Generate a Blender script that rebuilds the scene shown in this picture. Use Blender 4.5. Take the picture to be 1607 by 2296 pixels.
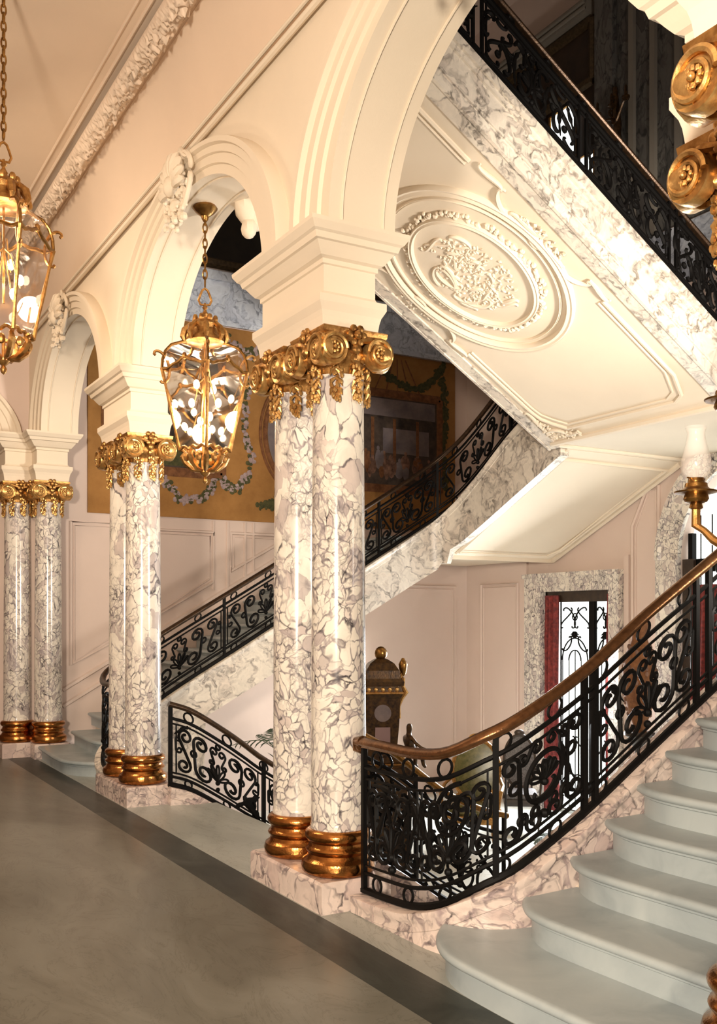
import bpy, bmesh, math, random
from mathutils import Vector, Matrix, noise as mnoise
random.seed(7)
V = Vector
for o in list(bpy.data.objects): bpy.data.objects.remove(o)
scn = bpy.context.scene
COL = scn.collection

# ------------------------------------------------------------------ camera
YAW = math.radians(30.26)
cd = bpy.data.cameras.new('camera'); cam = bpy.data.objects.new('camera', cd); COL.objects.link(cam)
cam.location = (0, 0, 1.6); cam.rotation_euler = (math.pi/2, 0, -YAW)
cd.sensor_fit = 'HORIZONTAL'; cd.sensor_width = 36.0
cd.lens = 36.0*2200/1607
cd.shift_y = (1390-1148)/1607
cd.clip_start = .05
scn.camera = cam
# ------------------------------------------------------------------ world, lamps, exposure
w = bpy.data.worlds.new('world'); scn.world = w; w.use_nodes = True
bg = w.node_tree.nodes['Background']; bg.inputs[0].default_value = (1.0, .82, .66, 1); bg.inputs[1].default_value = .10
scn.view_settings.view_transform = 'Standard'; scn.view_settings.look = 'None'
scn.view_settings.gamma = 1.0; scn.view_settings.exposure = 0.36
scn.view_settings.use_curve_mapping = False
def area(name, loc, aim, size, power, col, spread=math.pi):
    l = bpy.data.lights.new(name, 'AREA'); l.energy = power; l.color = col; l.size = size; l.spread = spread
    o = bpy.data.objects.new(name, l); COL.objects.link(o); o.location = loc
    o.rotation_euler = (V(aim)-V(loc)).to_track_quat('-Z', 'Y').to_euler(); return o
def point(name, loc, power, col, r=.05):
    l = bpy.data.lights.new(name, 'POINT'); l.energy = power; l.color = col; l.shadow_soft_size = r
    o = bpy.data.objects.new(name, l); COL.objects.link(o); o.location = loc; return o
WARM = (1, .80, .58)
area('flood_lamp_corridor', (-2.3, -1.6, 2.3), (3.2, 6.5, 2.7), .6, 580, (1, .88, .72))
area('hall_fill_light', (5.3, 1.7, 2.2), (5.6, 11.6, 3.9), .6, 125, (1, .90, .78), 1.5)  # unseen fill, added to brighten the tapestry wall and the soffit
area('corridor_fill_light', (.2, 8.3, 4.9), (2.6, 9.4, 1.5), .8, 60, WARM)  # added fill with no fitting, evens the light on the far columns
area('entrance_daylight', (8.75, 9.6, .7), (6.3, 8.4, -.3), 1.4, 230, (.93, .97, 1))

# ------------------------------------------------------------------ mesh helpers
class M:
    def __init__(s): s.v = []; s.f = []
    def add(s, vs, fs):
        n = len(s.v); s.v += [V(p) for p in vs]; s.f += [tuple(i+n for i in f) for f in fs]; return s
    def hexa(s, p):
        return s.add(p, [(0,3,2,1),(4,5,6,7),(0,1,5,4),(1,2,6,5),(2,3,7,6),(3,0,4,7)])
    def box(s, x0, x1, y0, y1, z0, z1):
        return s.hexa([(x0,y0,z0),(x1,y0,z0),(x1,y1,z0),(x0,y1,z0),(x0,y0,z1),(x1,y0,z1),(x1,y1,z1),(x0,y1,z1)])
    def grid(s, rows, closed_u=False, closed_v=False, flip=False):
        n = len(rows); m = len(rows[0]); fs = []
        for i in range(n if closed_u else n-1):
            for j in range(m if closed_v else m-1):
                a = i*m+j; b = i*m+(j+1) % m; c = ((i+1) % n)*m+(j+1) % m; d = ((i+1) % n)*m+j
                fs.append((a,d,c,b) if flip else (a,b,c,d))
        return s.add([p for r in rows for p in r], fs)
    def tube(s, pts, r, n=6, closed=False, flat=1.0):
        pts = [V(p) for p in pts]; N = len(pts); rr = r if isinstance(r, (list, tuple)) else [r]*N
        tang = []
        for i in range(N):
            a = pts[(i-1) % N] if (closed or i > 0) else pts[0]; b = pts[(i+1) % N] if (closed or i < N-1) else pts[-1]
            t = b-a; tang.append(t.normalized() if t.length > 1e-9 else V((0,0,1)))
        u = V((0,0,1)) if abs(tang[0].z) < .9 else V((1,0,0))
        u = (u-tang[0]*u.dot(tang[0])).normalized(); rows = []
        for i in range(N):
            u = u-tang[i]*u.dot(tang[i]); u = u.normalized() if u.length > 1e-6 else tang[i].orthogonal().normalized()
            w_ = tang[i].cross(u)
            rows.append([pts[i]+(u*math.cos(2*math.pi*k/n)*rr[i]+w_*math.sin(2*math.pi*k/n)*rr[i]*flat) for k in range(n)])
        base = len(s.v); s.grid(rows, closed_u=closed, closed_v=True)
        if not closed:
            s.f.append(tuple(base+k for k in range(n-1, -1, -1))); s.f.append(tuple(base+(N-1)*n+k for k in range(n)))
        return s
    def lathe(s, prof, c=(0,0,0), n=24, cap=True):
        c = V(c); rows = [[c+V((r*math.cos(2*math.pi*k/n), r*math.sin(2*math.pi*k/n), z)) for k in range(n)] for r, z in prof]
        base = len(s.v); s.grid(rows, closed_v=True)
        if cap:
            s.f.append(tuple(base+k for k in range(n-1, -1, -1))); L = base+(len(prof)-1)*n; s.f.append(tuple(L+k for k in range(n)))
        return s
    def sqlathe(s, prof, c=(0,0,0), rot=math.pi/4, n=4, cap=True):
        c = V(c); rows = [[c+V((r*math.cos(rot+2*math.pi*k/n), r*math.sin(rot+2*math.pi*k/n), z)) for k in range(n)] for r, z in prof]
        base = len(s.v); s.grid(rows, closed_v=True)
        if cap:
            s.f.append(tuple(base+k for k in range(n-1, -1, -1))); L = base+(len(prof)-1)*n; s.f.append(tuple(L+k for k in range(n)))
        return s
    def rectlathe(s, prof, x0, x1, y0, y1):   # profile (out, z) round a rectangle
        rows = [[V((x0-o, y0-o, z)), V((x1+o, y0-o, z)), V((x1+o, y1+o, z)), V((x0-o, y1+o, z))] for o, z in prof]
        base = len(s.v); s.grid(rows, closed_v=True)
        s.f.append((base+3, base+2, base+1, base)); L = base+(len(prof)-1)*4; s.f.append((L, L+1, L+2, L+3)); return s
    def ball(s, c, r, n=8, m=6, rot=None):
        c = V(c); r = V((r, r, r)) if not hasattr(r, '__len__') else V(r); rows = []
        for i in range(m+1):
            t = math.pi*i/m
            row = []
            for k in range(n):
                p = V((r.x*math.sin(t)*math.cos(2*math.pi*k/n), r.y*math.sin(t)*math.sin(2*math.pi*k/n), r.z*math.cos(t)))
                if rot: p = rot @ p
                row.append(c+p)
            rows.append(row)
        return s.grid(rows, closed_v=True, flip=True)
    def sweep(s, prof, frames, closed=False, cap=True):  # prof (a,b) closed polygon; frames (P, A, B)
        rows = [[V(P)+V(A)*a+V(B)*b for a, b in prof] for P, A, B in frames]
        base = len(s.v); s.grid(rows, closed_u=closed, closed_v=True); n = len(prof)
        if cap and not closed:
            s.f.append(tuple(base+k for k in range(n-1, -1, -1))); L = base+(len(frames)-1)*n; s.f.append(tuple(L+k for k in range(n)))
        return s
    def poly(s, pts, d):   # polygon pts 3d extruded by vector d
        n = len(pts); pts = [V(p) for p in pts]; d = V(d)
        return s.add(pts+[p+d for p in pts], [tuple(range(n-1, -1, -1)), tuple(range(n, 2*n))]+[(i, (i+1) % n, n+(i+1) % n, n+i) for i in range(n)])
    def mesh(s, name, mat, off=(0,0,0), smooth=True, ang=38):
        off = V(off); me = bpy.data.meshes.new(name)
        me.from_pydata([tuple(p-off) for p in s.v], [], s.f); me.materials.append(mat)
        bm = bmesh.new(); bm.from_mesh(me); bmesh.ops.recalc_face_normals(bm, faces=bm.faces)
        for f in bm.faces: f.smooth = smooth
        lim = math.radians(ang)
        for e in bm.edges:
            if len(e.link_faces) == 2 and e.calc_face_angle(0) > lim: e.smooth = False
        bm.to_mesh(me); bm.free(); return me
    def obj(s, name, mat, parent=None, off=(0,0,0), smooth=True, ang=38):
        o = bpy.data.objects.new(name, s.mesh(name, mat, off, smooth, ang)); COL.objects.link(o)
        if parent: o.parent = parent
        else: o.location = off
        return o
def inst(me, name, parent, loc=(0,0,0), rot=(0,0,0), scale=(1,1,1)):
    o = bpy.data.objects.new(name, me); COL.objects.link(o); o.parent = parent
    o.location = loc; o.rotation_euler = rot; o.scale = scale; return o
def empty(name, loc=(0,0,0), rz=0):
    o = bpy.data.objects.new(name, None); COL.objects.link(o); o.location = loc; o.rotation_euler = (0,0,rz); o.empty_display_size = .2; return o
def tag(o, label=None, cat=None, group=None, kind=None):
    if label: o['label'] = label
    if cat: o['category'] = cat
    if group: o['group'] = group
    if kind: o['kind'] = kind
    return o
def copy_tree(o, parent=None):
    c = o.copy(); COL.objects.link(c); c.parent = parent
    for ch in [x for x in o.children]: copy_tree(ch, c)
    return c
def lerp(a, b, t): return a+(b-a)*t
def interp(xs, ys, x):
    if x <= xs[0]: return ys[0]
    for i in range(len(xs)-1):
        if x <= xs[i+1]: return lerp(ys[i], ys[i+1], (x-xs[i])/(xs[i+1]-xs[i]))
    return ys[-1]
def catmull(keys, per=10):
    K = [list(k) for k in keys]; out = []; n = len(K)
    for i in range(n-1):
        p0 = K[i-1] if i > 0 else [2*a-b for a, b in zip(K[0], K[1])]; p1 = K[i]; p2 = K[i+1]
        p3 = K[i+2] if i < n-2 else [2*a-b for a, b in zip(K[-1], K[-2])]
        for j in range(per):
            t = j/per
            out.append([.5*((2*b)+(-a+c)*t+(2*a-5*b+4*c-d)*t*t+(-a+3*b-3*c+d)*t**3) for a, b, c, d in zip(p0, p1, p2, p3)])
    out.append(K[-1]); return out
_canon = {}
def scroll2(A, B, kind='C', side=1, n=44):
    """wrought scroll as 2-D points, spiral eyes at A and B"""
    if (kind, n) not in _canon:
        P = [(0., 0.)]; th = 0
        for i in range(n):
            q = -1+2*(i+.5)/n; a = abs(q)
            k = (.95+16*a**4.5) if kind == 'C' else math.copysign(.7*a+15*a**4.5, q)
            if kind == 'J': k = 1.0+(34*q**8 if q > 0 else 0)
            th += k*2/n; P.append((P[-1][0]+math.cos(th)*2/n, P[-1][1]+math.sin(th)*2/n))
        x0, y0 = P[0]; dx = P[-1][0]-x0; dy = P[-1][1]-y0; L2 = dx*dx+dy*dy
        _canon[(kind, n)] = [(((x-x0)*dx+(y-y0)*dy)/L2, ((y-y0)*dx-(x-x0)*dy)/L2) for x, y in P]
    dx = B[0]-A[0]; dy = B[1]-A[1]
    return [(A[0]+u*dx-v*side*dy, A[1]+u*dy+v*side*dx) for u, v in _canon[(kind, n)]]

# ------------------------------------------------------------------ materials
def mat(name, build=None, base=(.8,.8,.8), rough=.5, metal=0.0, spec=None):
    m = bpy.data.materials.new(name); m.use_nodes = True; nt = m.node_tree; b = nt.nodes['Principled BSDF']
    b.inputs['Base Color'].default_value = (*base, 1); b.inputs['Roughness'].default_value = rough; b.inputs['Metallic'].default_value = metal
    if spec is not None: b.inputs['Specular IOR Level'].default_value = spec
    if build: build(nt, b)
    return m
class N:
    def __init__(s, nt): s.nt = nt
    def n(s, t, **kw):
        x = s.nt.nodes.new(t)
        for k, v in kw.items():
            if k in x.inputs: x.inputs[k].default_value = v
            else: setattr(x, k, v)
        return x
    def l(s, a, b): s.nt.links.new(a, b)
    def pos(s, scale=(1,1,1)):
        g = s.n('ShaderNodeNewGeometry'); mp = s.n('ShaderNodeMapping'); mp.inputs['Scale'].default_value = scale
        s.l(g.outputs['Position'], mp.inputs['Vector']); return mp.outputs[0]
    def noise(s, vec, scale, detail=4, rough=.55, dist=0):
        x = s.n('ShaderNodeTexNoise'); x.inputs['Scale'].default_value = scale; x.inputs['Detail'].default_value = detail
        x.inputs['Roughness'].default_value = rough; x.inputs['Distortion'].default_value = dist; s.l(vec, x.inputs['Vector']); return x
    def warp(s, vec, scale, amt):
        x = s.noise(vec, scale, 3); a = s.n('ShaderNodeVectorMath', operation='SUBTRACT'); s.l(x.outputs['Color'], a.inputs[0]); a.inputs[1].default_value = (.5,.5,.5)
        b = s.n('ShaderNodeVectorMath', operation='SCALE'); s.l(a.outputs[0], b.inputs[0]); b.inputs['Scale'].default_value = amt
        c = s.n('ShaderNodeVectorMath', operation='ADD'); s.l(vec, c.inputs[0]); s.l(b.outputs[0], c.inputs[1]); return c.outputs[0]
    def ramp(s, fac, stops, interp='LINEAR'):
        r = s.n('ShaderNodeValToRGB'); r.color_ramp.interpolation = interp; e = r.color_ramp.elements
        while len(e) < len(stops): e.new(.5)
        for q, (p, c) in zip(e, stops): q.position = p; q.color = (*c, 1) if len(c) == 3 else c
        s.l(fac, r.inputs[0]); return r.outputs[0]
    def mix(s, fac, a, b, mode='MIX'):
        x = s.n('ShaderNodeMix'); x.data_type = 'RGBA'; x.blend_type = mode
        for sock, v in ((x.inputs[0], fac), (x.inputs[6], a), (x.inputs[7], b)):
            if isinstance(v, (int, float)): sock.default_value = v
            elif isinstance(v, tuple): sock.default_value = (*v, 1)
            else: s.l(v, sock)
        return x.outputs[2]
    def vor(s, vec, scale, feat='DISTANCE_TO_EDGE'):
        x = s.n('ShaderNodeTexVoronoi'); x.feature = feat; x.inputs['Scale'].default_value = scale; s.l(vec, x.inputs['Vector']); return x
    def bump(s, h, strength, dist=.02):
        x = s.n('ShaderNodeBump'); x.inputs['Strength'].default_value = strength; x.inputs['Distance'].default_value = dist
        s.l(h, x.inputs['Height']); return x.outputs[0]
def breccia(scale, light, mid, dark, rose, zs=.7, matrix=1.0, warp=.16):
    """brecciated marble: pale clasts of several sizes in a dark veined matrix"""
    def f(nt, b):
        k = N(nt); p0 = k.pos((1,1,zs)); p = k.warp(p0, 2.6, warp*1.6); p = k.warp(p, 9, warp*.38); p = k.warp(p, 34, warp*.10)
        def layer(sc, lo, hi):
            e = k.vor(p, sc).outputs['Distance']; cell = k.vor(p, sc, 'F1').outputs['Color']; sep = k.n('ShaderNodeSeparateColor'); k.l(cell, sep.inputs[0])
            nz = k.noise(p, sc*.8, 4).outputs[0]; ad = k.n('ShaderNodeMath', operation='MULTIPLY_ADD'); k.l(nz, ad.inputs[0]); ad.inputs[1].default_value = -.34*matrix; k.l(e, ad.inputs[2])
            m = k.ramp(ad.outputs[0], [(0, (0,0,0)), (lo, (.25,.25,.25)), (hi, (1,1,1))]); sh = k.n('ShaderNodeMath', operation='ADD'); sh.inputs[1].default_value = .19*matrix
            k.l(ad.outputs[0], sh.inputs[0]); nt.links.new(sh.outputs[0], m.node.inputs[0]); return m, sep.outputs[0]
        m1, c1 = layer(scale, .03, .07); m2, c2 = layer(scale*2.4, .05, .13); m3, c3 = layer(scale*5.5, .08, .22)
        s1 = k.ramp(k.noise(p, 1.7, 3).outputs[0], [(.44, (0,0,0)), (.54, (1,1,1))]); s2 = k.ramp(k.noise(p, 3.3, 3, .6).outputs[0], [(.50, (0,0,0)), (.60, (1,1,1))])
        msk = k.mix(s2, k.mix(s1, m1, m2), k.mix(.5, m2, m3, 'MULTIPLY')); cc = k.mix(s1, c1, c2)
        tint = k.ramp(cc, [(0, light), (.60, tuple(x*.94 for x in light)), (.72, rose), (.86, tuple(lerp(x, y, .55) for x, y in zip(rose, mid))), (.95, light)])
        cloud = k.ramp(k.noise(p, 14, 5).outputs[0], [(.35, (.86,.86,.86)), (.65, (1,1,1))]); tint = k.mix(1.0, tint, cloud, 'MULTIPLY')
        mtx = k.mix(k.ramp(k.noise(p, 16, 4).outputs[0], [(.35, (0,0,0)), (.62, (1,1,1))]), dark, mid)
        k.l(k.mix(msk, mtx, tint), b.inputs['Base Color'])
    return f
marble_col = mat('breccia_marble', breccia(9.0, (.83,.765,.67), (.34,.295,.30), (.04,.034,.042), (.64,.55,.50), .75, 1.1, .17), rough=.17, spec=.5)
marble_pink = mat('pink_marble', breccia(4.6, (.77,.635,.56), (.40,.31,.30), (.05,.04,.045), (.70,.55,.49), 1.0, .75, .28), rough=.28)
marble_string = mat('string_marble', breccia(2.0, (.83,.75,.64), (.60,.53,.46), (.14,.12,.10), (.80,.70,.59), 1.0, .36, .42), rough=.32)
marble_bluelit = mat('bluish_lit_marble', breccia(2.6, (.72,.77,.86), (.50,.55,.65), (.18,.20,.26), (.64,.68,.78), 1.0, .55, .35), rough=.4)  # bluish light on the frieze is put into the marble colour
marble_dark = mat('dark_marble', breccia(4.0, (.15,.145,.135), (.07,.07,.066), (.012,.014,.014), (.11,.10,.095), .5, .9, .3), rough=.4)
def plaster_f(col, var=.06, bscale=60):
    def f(nt, b):
        k = N(nt); p = k.pos(); n1 = k.noise(p, 1.3, 5).outputs[0]
        k.l(k.ramp(n1, [(.3, tuple(c*(1-var) for c in col)), (.7, col)]), b.inputs['Base Color'])
        k.l(k.bump(k.noise(p, bscale, 2).outputs[0], .06, .01), b.inputs['Normal'])
    return f
plaster = mat('cream_plaster', plaster_f((.76,.655,.52)), rough=.85, spec=.2)
plaster_pink = mat('pink_plaster', plaster_f((.69,.555,.485)), rough=.85, spec=.2)
plaster_ceil = mat('ceiling_plaster', plaster_f((.78,.62,.48)), rough=.7)
def white_f(nt, b):
    k = N(nt); p = k.warp(k.pos(), 1.5, .5); n1 = k.noise(p, 2.2, 6, .6, .6).outputs[0]
    k.l(k.ramp(n1, [(.3, (.25,.29,.305)), (.5, (.35,.395,.405)), (.8, (.43,.475,.475))]), b.inputs['Base Color'])
white_marble = mat('cool_lit_stair_marble', white_f, rough=.4)  # cool light on the white steps is painted in as grey-blue
def floor_f(c1, c2, c3, sc=1.2):
    def f(nt, b):
        k = N(nt); p = k.warp(k.pos((1,.35,1)), 1.2, .6); n1 = k.noise(p, sc, 7, .62, 1.2).outputs[0]
        col = k.ramp(n1, [(.3, c1), (.5, c2), (.72, c3)])
        ve = k.ramp(k.noise(p, 2.4, 6, .7, 2.5).outputs[0], [(.485, (1,1,1)), (.5, (.6,.58,.55)), (.515, (1,1,1))])
        k.l(k.mix(.7, col, ve, 'MULTIPLY'), b.inputs['Base Color'])
    return f
floor_m = mat('floor_marble', floor_f((.085,.078,.060), (.135,.130,.105), (.20,.195,.165)), rough=.32)
floor_pale = mat('pale_floor_marble', floor_f((.27,.28,.255), (.34,.355,.325), (.42,.43,.39)), rough=.32)
floor_dark = mat('green_floor_marble', floor_f((.022,.024,.020), (.04,.043,.036), (.072,.075,.065), 3), rough=.4, spec=.3)
floor_vest = mat('vestibule_marble', floor_f((.52,.54,.50), (.66,.68,.63), (.74,.76,.70)), rough=.35)
def gilt_f(c1, c2):
    def f(nt, b):
        k = N(nt); p = k.pos(); n1 = k.noise(p, 28, 4).outputs[0]
        k.l(k.ramp(n1, [(.3, c1), (.65, c2)]), b.inputs['Base Color'])
        k.l(k.bump(k.noise(p, 70, 3).outputs[0], .25, .006), b.inputs['Normal'])
    return f
gilt = mat('gilt_bronze', gilt_f((.25,.11,.03), (.56,.31,.10)), rough=.36, metal=.88)
gilt_pale = mat('pale_gilt', gilt_f((.40,.21,.065), (.74,.46,.17)), rough=.34, metal=.82)
bronze = mat('polished_bronze', gilt_f((.34,.13,.035), (.50,.22,.06)), rough=.2, metal=1.0)
brass_dark = mat('dark_brass', gilt_f((.16,.075,.02), (.34,.18,.05)), rough=.3, metal=.95)
rail_m = mat('bronze_handrail', gilt_f((.13,.058,.024), (.21,.10,.042)), rough=.26, metal=.8)
rail_dark = mat('dark_handrail', gilt_f((.035,.02,.012), (.075,.042,.022)), rough=.3, metal=.6)
iron = mat('wrought_iron', lambda nt, b: None, base=(.0045,.004,.0038), rough=.5, metal=.0, spec=.10)
boulle = mat('boulle_veneer', gilt_f((.02,.012,.008), (.10,.05,.015)), rough=.3, metal=.5)
def emit(name, col, power):
    m = bpy.data.materials.new(name); m.use_nodes = True; nt = m.node_tree; b = nt.nodes['Principled BSDF']
    b.inputs['Emission Color'].default_value = (*col, 1); b.inputs['Emission Strength'].default_value = power; b.inputs['Base Color'].default_value = (*col, 1); return m
bulb_m = emit('lit_bulb', (1, .84, .62), 6)
daylight = emit('daylit_glass', (.93, 1, .98), 1.5)
def glass_f(nt, b):
    k = N(nt); out = nt.nodes['Material Output']; t = k.n('ShaderNodeBsdfTransparent'); g = k.n('ShaderNodeBsdfGlossy'); g.inputs['Roughness'].default_value = .05
    fr = k.n('ShaderNodeFresnel'); fr.inputs[0].default_value = 1.45; mx = k.n('ShaderNodeMixShader')
    ad = k.n('ShaderNodeMath', operation='ADD'); ad.inputs[1].default_value = .05; k.l(fr.outputs[0], ad.inputs[0])
    t.inputs[0].default_value = (.97,.94,.92,1)
    k.l(ad.outputs[0], mx.inputs[0]); k.l(t.outputs[0], mx.inputs[1]); k.l(g.outputs[0], mx.inputs[2]); k.l(mx.outputs[0], out.inputs[0])
glass = mat('lantern_glass', glass_f)
def frosted_f(nt, b):
    k = N(nt); out = nt.nodes['Material Output']; t = k.n('ShaderNodeBsdfTransparent'); d = k.n('ShaderNodeBsdfPrincipled')
    d.inputs['Base Color'].default_value = (.85,.80,.76,1); d.inputs['Roughness'].default_value = .15
    mx = k.n('ShaderNodeMixShader'); mx.inputs[0].default_value = .22
    k.l(t.outputs[0], mx.inputs[1]); k.l(d.outputs[0], mx.inputs[2]); k.l(mx.outputs[0], out.inputs[0])
frosted = mat('frosted_glass', frosted_f)
def velvet_f(nt, b):
    k = N(nt); p = k.pos(); n1 = k.noise(p, 22, 4).outputs[0]
    k.l(k.ramp(n1, [(.35, (.10,.012,.012)), (.65, (.26,.035,.03))]), b.inputs['Base Color'])
velvet = mat('red_damask', velvet_f, rough=.8)
leaf_m = mat('palm_leaf', base=(.035,.06,.02), rough=.5)
def tap_f(c1, c2, sc=9, det=6):
    def f(nt, b):
        k = N(nt); p = k.pos(); n1 = k.noise(p, sc, det, .65).outputs[0]
        k.l(k.ramp(n1, [(.3, c1), (.7, c2)]), b.inputs['Base Color'])
        k.l(k.bump(k.noise(p, 160, 1).outputs[0], .15, .004), b.inputs['Normal'])
    return f
tap_field = mat('tapestry_ochre', tap_f((.27,.125,.03), (.37,.18,.05), 4), rough=.9)
tap_brown = mat('tapestry_brown', tap_f((.10,.035,.012), (.26,.11,.04), 14), rough=.9)
tap_pic = mat('tapestry_picture', tap_f((.012,.009,.008), (.11,.075,.055), 4.5, 8), rough=.9)
tap_sky = mat('tapestry_sky', tap_f((.12,.10,.11), (.24,.19,.18), 4), rough=.9)
tap_figure = mat('tapestry_figures', tap_f((.05,.025,.018), (.32,.17,.11), 11), rough=.9)
tap_green = mat('tapestry_foliage', tap_f((.03,.035,.012), (.10,.09,.03), 20), rough=.9)
tap_flower = mat('tapestry_flowers', tap_f((.22,.15,.15), (.44,.34,.33), 26), rough=.9)
paint_dark = mat('dark_painting', tap_f((.006,.005,.004), (.035,.024,.015), 2.2, 8), rough=.5)
paint_brown = mat('brown_painting', tap_f((.010,.005,.002), (.045,.021,.008), 2.0, 6), rough=.5)
green_glaze = mat('green_glazed_ceramic', tap_f((.07,.075,.02), (.20,.17,.06), 18), rough=.25)
wood_dark = mat('dark_wood', tap_f((.015,.009,.006), (.05,.028,.015), 12), rough=.4)
# ================================================================== SETTING
YC = 6.85            # axis of the entrance bay
XB, YL, ZV = 8.97, 12.1, -.98   # back wall, left wall, vestibule floor
def struct(o): o['kind'] = 'structure'; return o
fl = struct(M().box(-3, 2.21, -3, 12.3, -.2, 0).obj('floor', floor_m, smooth=False))
M().box(2.21, 2.49, -3, 12.3, -.2, 0).obj('border_band', floor_dark, fl, smooth=False)
M().box(2.49, 2.98, -3, 12.3, -.2, 0).obj('pale_border', floor_pale, fl, smooth=False)
M().box(2.98, 3.26, 5.72, 8.06, -.2, 0).obj('pale_border', floor_pale, fl, smooth=False)
struct(M().box(2.6, XB+.2, 1.0, YL+.2, ZV-.2, ZV).obj('floor_vestibule', floor_vest, smooth=False))
struct(M().box(2.62, 2.9, 1.0, 12.2, ZV, -.2).obj('wall_terrace', plaster_pink, smooth=False))
# back wall of the stair hall, with openings for the side door and the central arch
def yz_wall(name, x0, x1, rects, m):
    k = M()
    for y0, y1, z0, z1 in rects: k.box(x0, x1, y0, y1, z0, z1)
    return struct(k.obj(name, m, smooth=False))
DY0, DY1, DZ1 = 9.0, 10.3, 1.98      # side door opening
AY0, AY1, AZ = 5.75, 7.95, 2.3       # central arched opening
wb = yz_wall('wall_back', XB, XB+.25, [(DY1, YL, ZV, 6.0), (DY0, DY1, DZ1, 6.0), (AY1, DY0, ZV, 6.0), (1.0, AY0, ZV, 6.0), (AY0, AY1, 4.2, 6.0), (1.0, YL, 6.0, 10.4)], plaster_pink)
arc = [(AY0+.0, AZ)]+[(YC-1.1*math.cos(math.pi*i/24), AZ+1.1*math.sin(math.pi*i/24)) for i in range(25)]
k = M()
for (ya, za), (yb, zb_) in zip(arc[1:-1], arc[2:]):
    k.hexa([(XB,ya,za),(XB+.25,ya,za),(XB+.25,yb,zb_),(XB,yb,zb_),(XB,ya,4.2),(XB+.25,ya,4.2),(XB+.25,yb,4.2),(XB,yb,4.2)])
k.obj('arch_spandrel', plaster_pink, wb, smooth=False)
wl = struct(M().box(2.7, XB+.25, YL, YL+.2, ZV, 10.4).obj('wall_left', plaster_pink, smooth=False))
struct(M().box(2.9, XB+.25, 1.0, 1.2, ZV, 10.4).obj('wall_right', plaster_pink, smooth=False))
struct(M().box(2.5, XB+.25, 1.0, YL+.2, 10.4, 10.6).obj('ceiling_hall', plaster_pink, smooth=False))
struct(M().box(-3.2, -3, -3, 12.3, 0, 6.1).obj('wall_corridor', plaster_pink, smooth=False))
# end wall of the corridor with its arch
we = M(); ea = 2.1; ec = .05
pts = [(ec-ea*math.cos(math.pi*i/28), 3.75+.96*math.sin(math.pi*i/28)) for i in range(29)]
for (xa, za), (xb, zb_) in zip(pts[:-1], pts[1:]):
    we.hexa([(xa,12.25,za),(xb,12.25,zb_),(xb,12.55,zb_),(xa,12.55,za),(xa,12.25,6.1),(xb,12.25,6.1),(xb,12.55,6.1),(xa,12.55,6.1)])
we.box(ec+ea, 2.72, 12.25, 12.55, 0, 6.1); we.box(-3, ec-ea, 12.25, 12.55, 0, 6.1)
we = struct(we.obj('wall_end', plaster_pink, smooth=False))
AP = [(0,0),(0,.03),(.26,.03),(.29,.05),(.55,.05),(.58,.07),(.78,.07),(.82,.10),(.97,.10),(1,.07),(1,0)]
fr = []
for i in range(41):
    t = math.pi*i/40; pi_ = V((ec-ea*math.cos(t), 12.25, 3.75+.96*math.sin(t))); po = V((ec-(ea+.3)*math.cos(t), 12.25, 3.75+1.17*math.sin(t)))
    fr.append((pi_, po-pi_, V((0,-1,0))))
M().sweep(AP, fr).obj('archivolt', plaster, we)
struct(M().box(-3, 12.0, 12.9, 13.1, -.2, 6).obj('wall_beyond', mat('dim_room', base=(.10,.045,.02), rough=.8), smooth=False))
# corridor ceiling: coved up from the arcade
cv = M(); rows = []
for i in range(9):
    t = math.pi/2*i/8
    rows.append([(2.25+.27*math.cos(t), y, 5.02+.70*math.sin(t)) for y in (-3, 12.25)])
cv.grid(rows); cl = struct(cv.obj('ceiling', plaster_ceil))
M().box(-3, 2.25, -3, 12.25, 5.72, 5.9).obj('ceiling_bed', plaster_ceil, cl, smooth=False)
for x, z, r in ((2.50, 4.97, .022), (2.485, 5.025, .014)):
    M().tube([(x, -3, z), (x, 12.25, z)], r, 8).obj('cornice_bead', plaster, cl)
for x, z, r in ((2.36, 5.67, .012), (2.335, 5.685, .012), (2.10, 5.715, .014), (2.02, 5.715, .012)):
    M().tube([(x, -3, z), (x, 12.25, z)], r, 6).obj('ceiling_bead', plaster_ceil, cl)
# laurel garland moulded along the ceiling edge
rows = []; n = 900
for i in range(n):
    y = 3.0+9.2*i/(n-1); row = []
    for j in range(15):
        t = math.pi*j/14
        q = V((y*19, math.cos(t)*2.6, 3)); d = abs(mnoise.noise(q))*1.3+abs(mnoise.noise(q*2.7))*1.3
        r = .045+.060*d*math.sin(t)
        c = V((2.235, y, 5.700)); row.append(c+V((math.cos(t)*.075, 0, -.02))*1.0+V((math.cos(t)*.3, 0, -math.sin(t)))*r)
    rows.append(row)
M().grid(rows).obj('leaf_garland', plaster_ceil, cl, ang=180)
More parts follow.
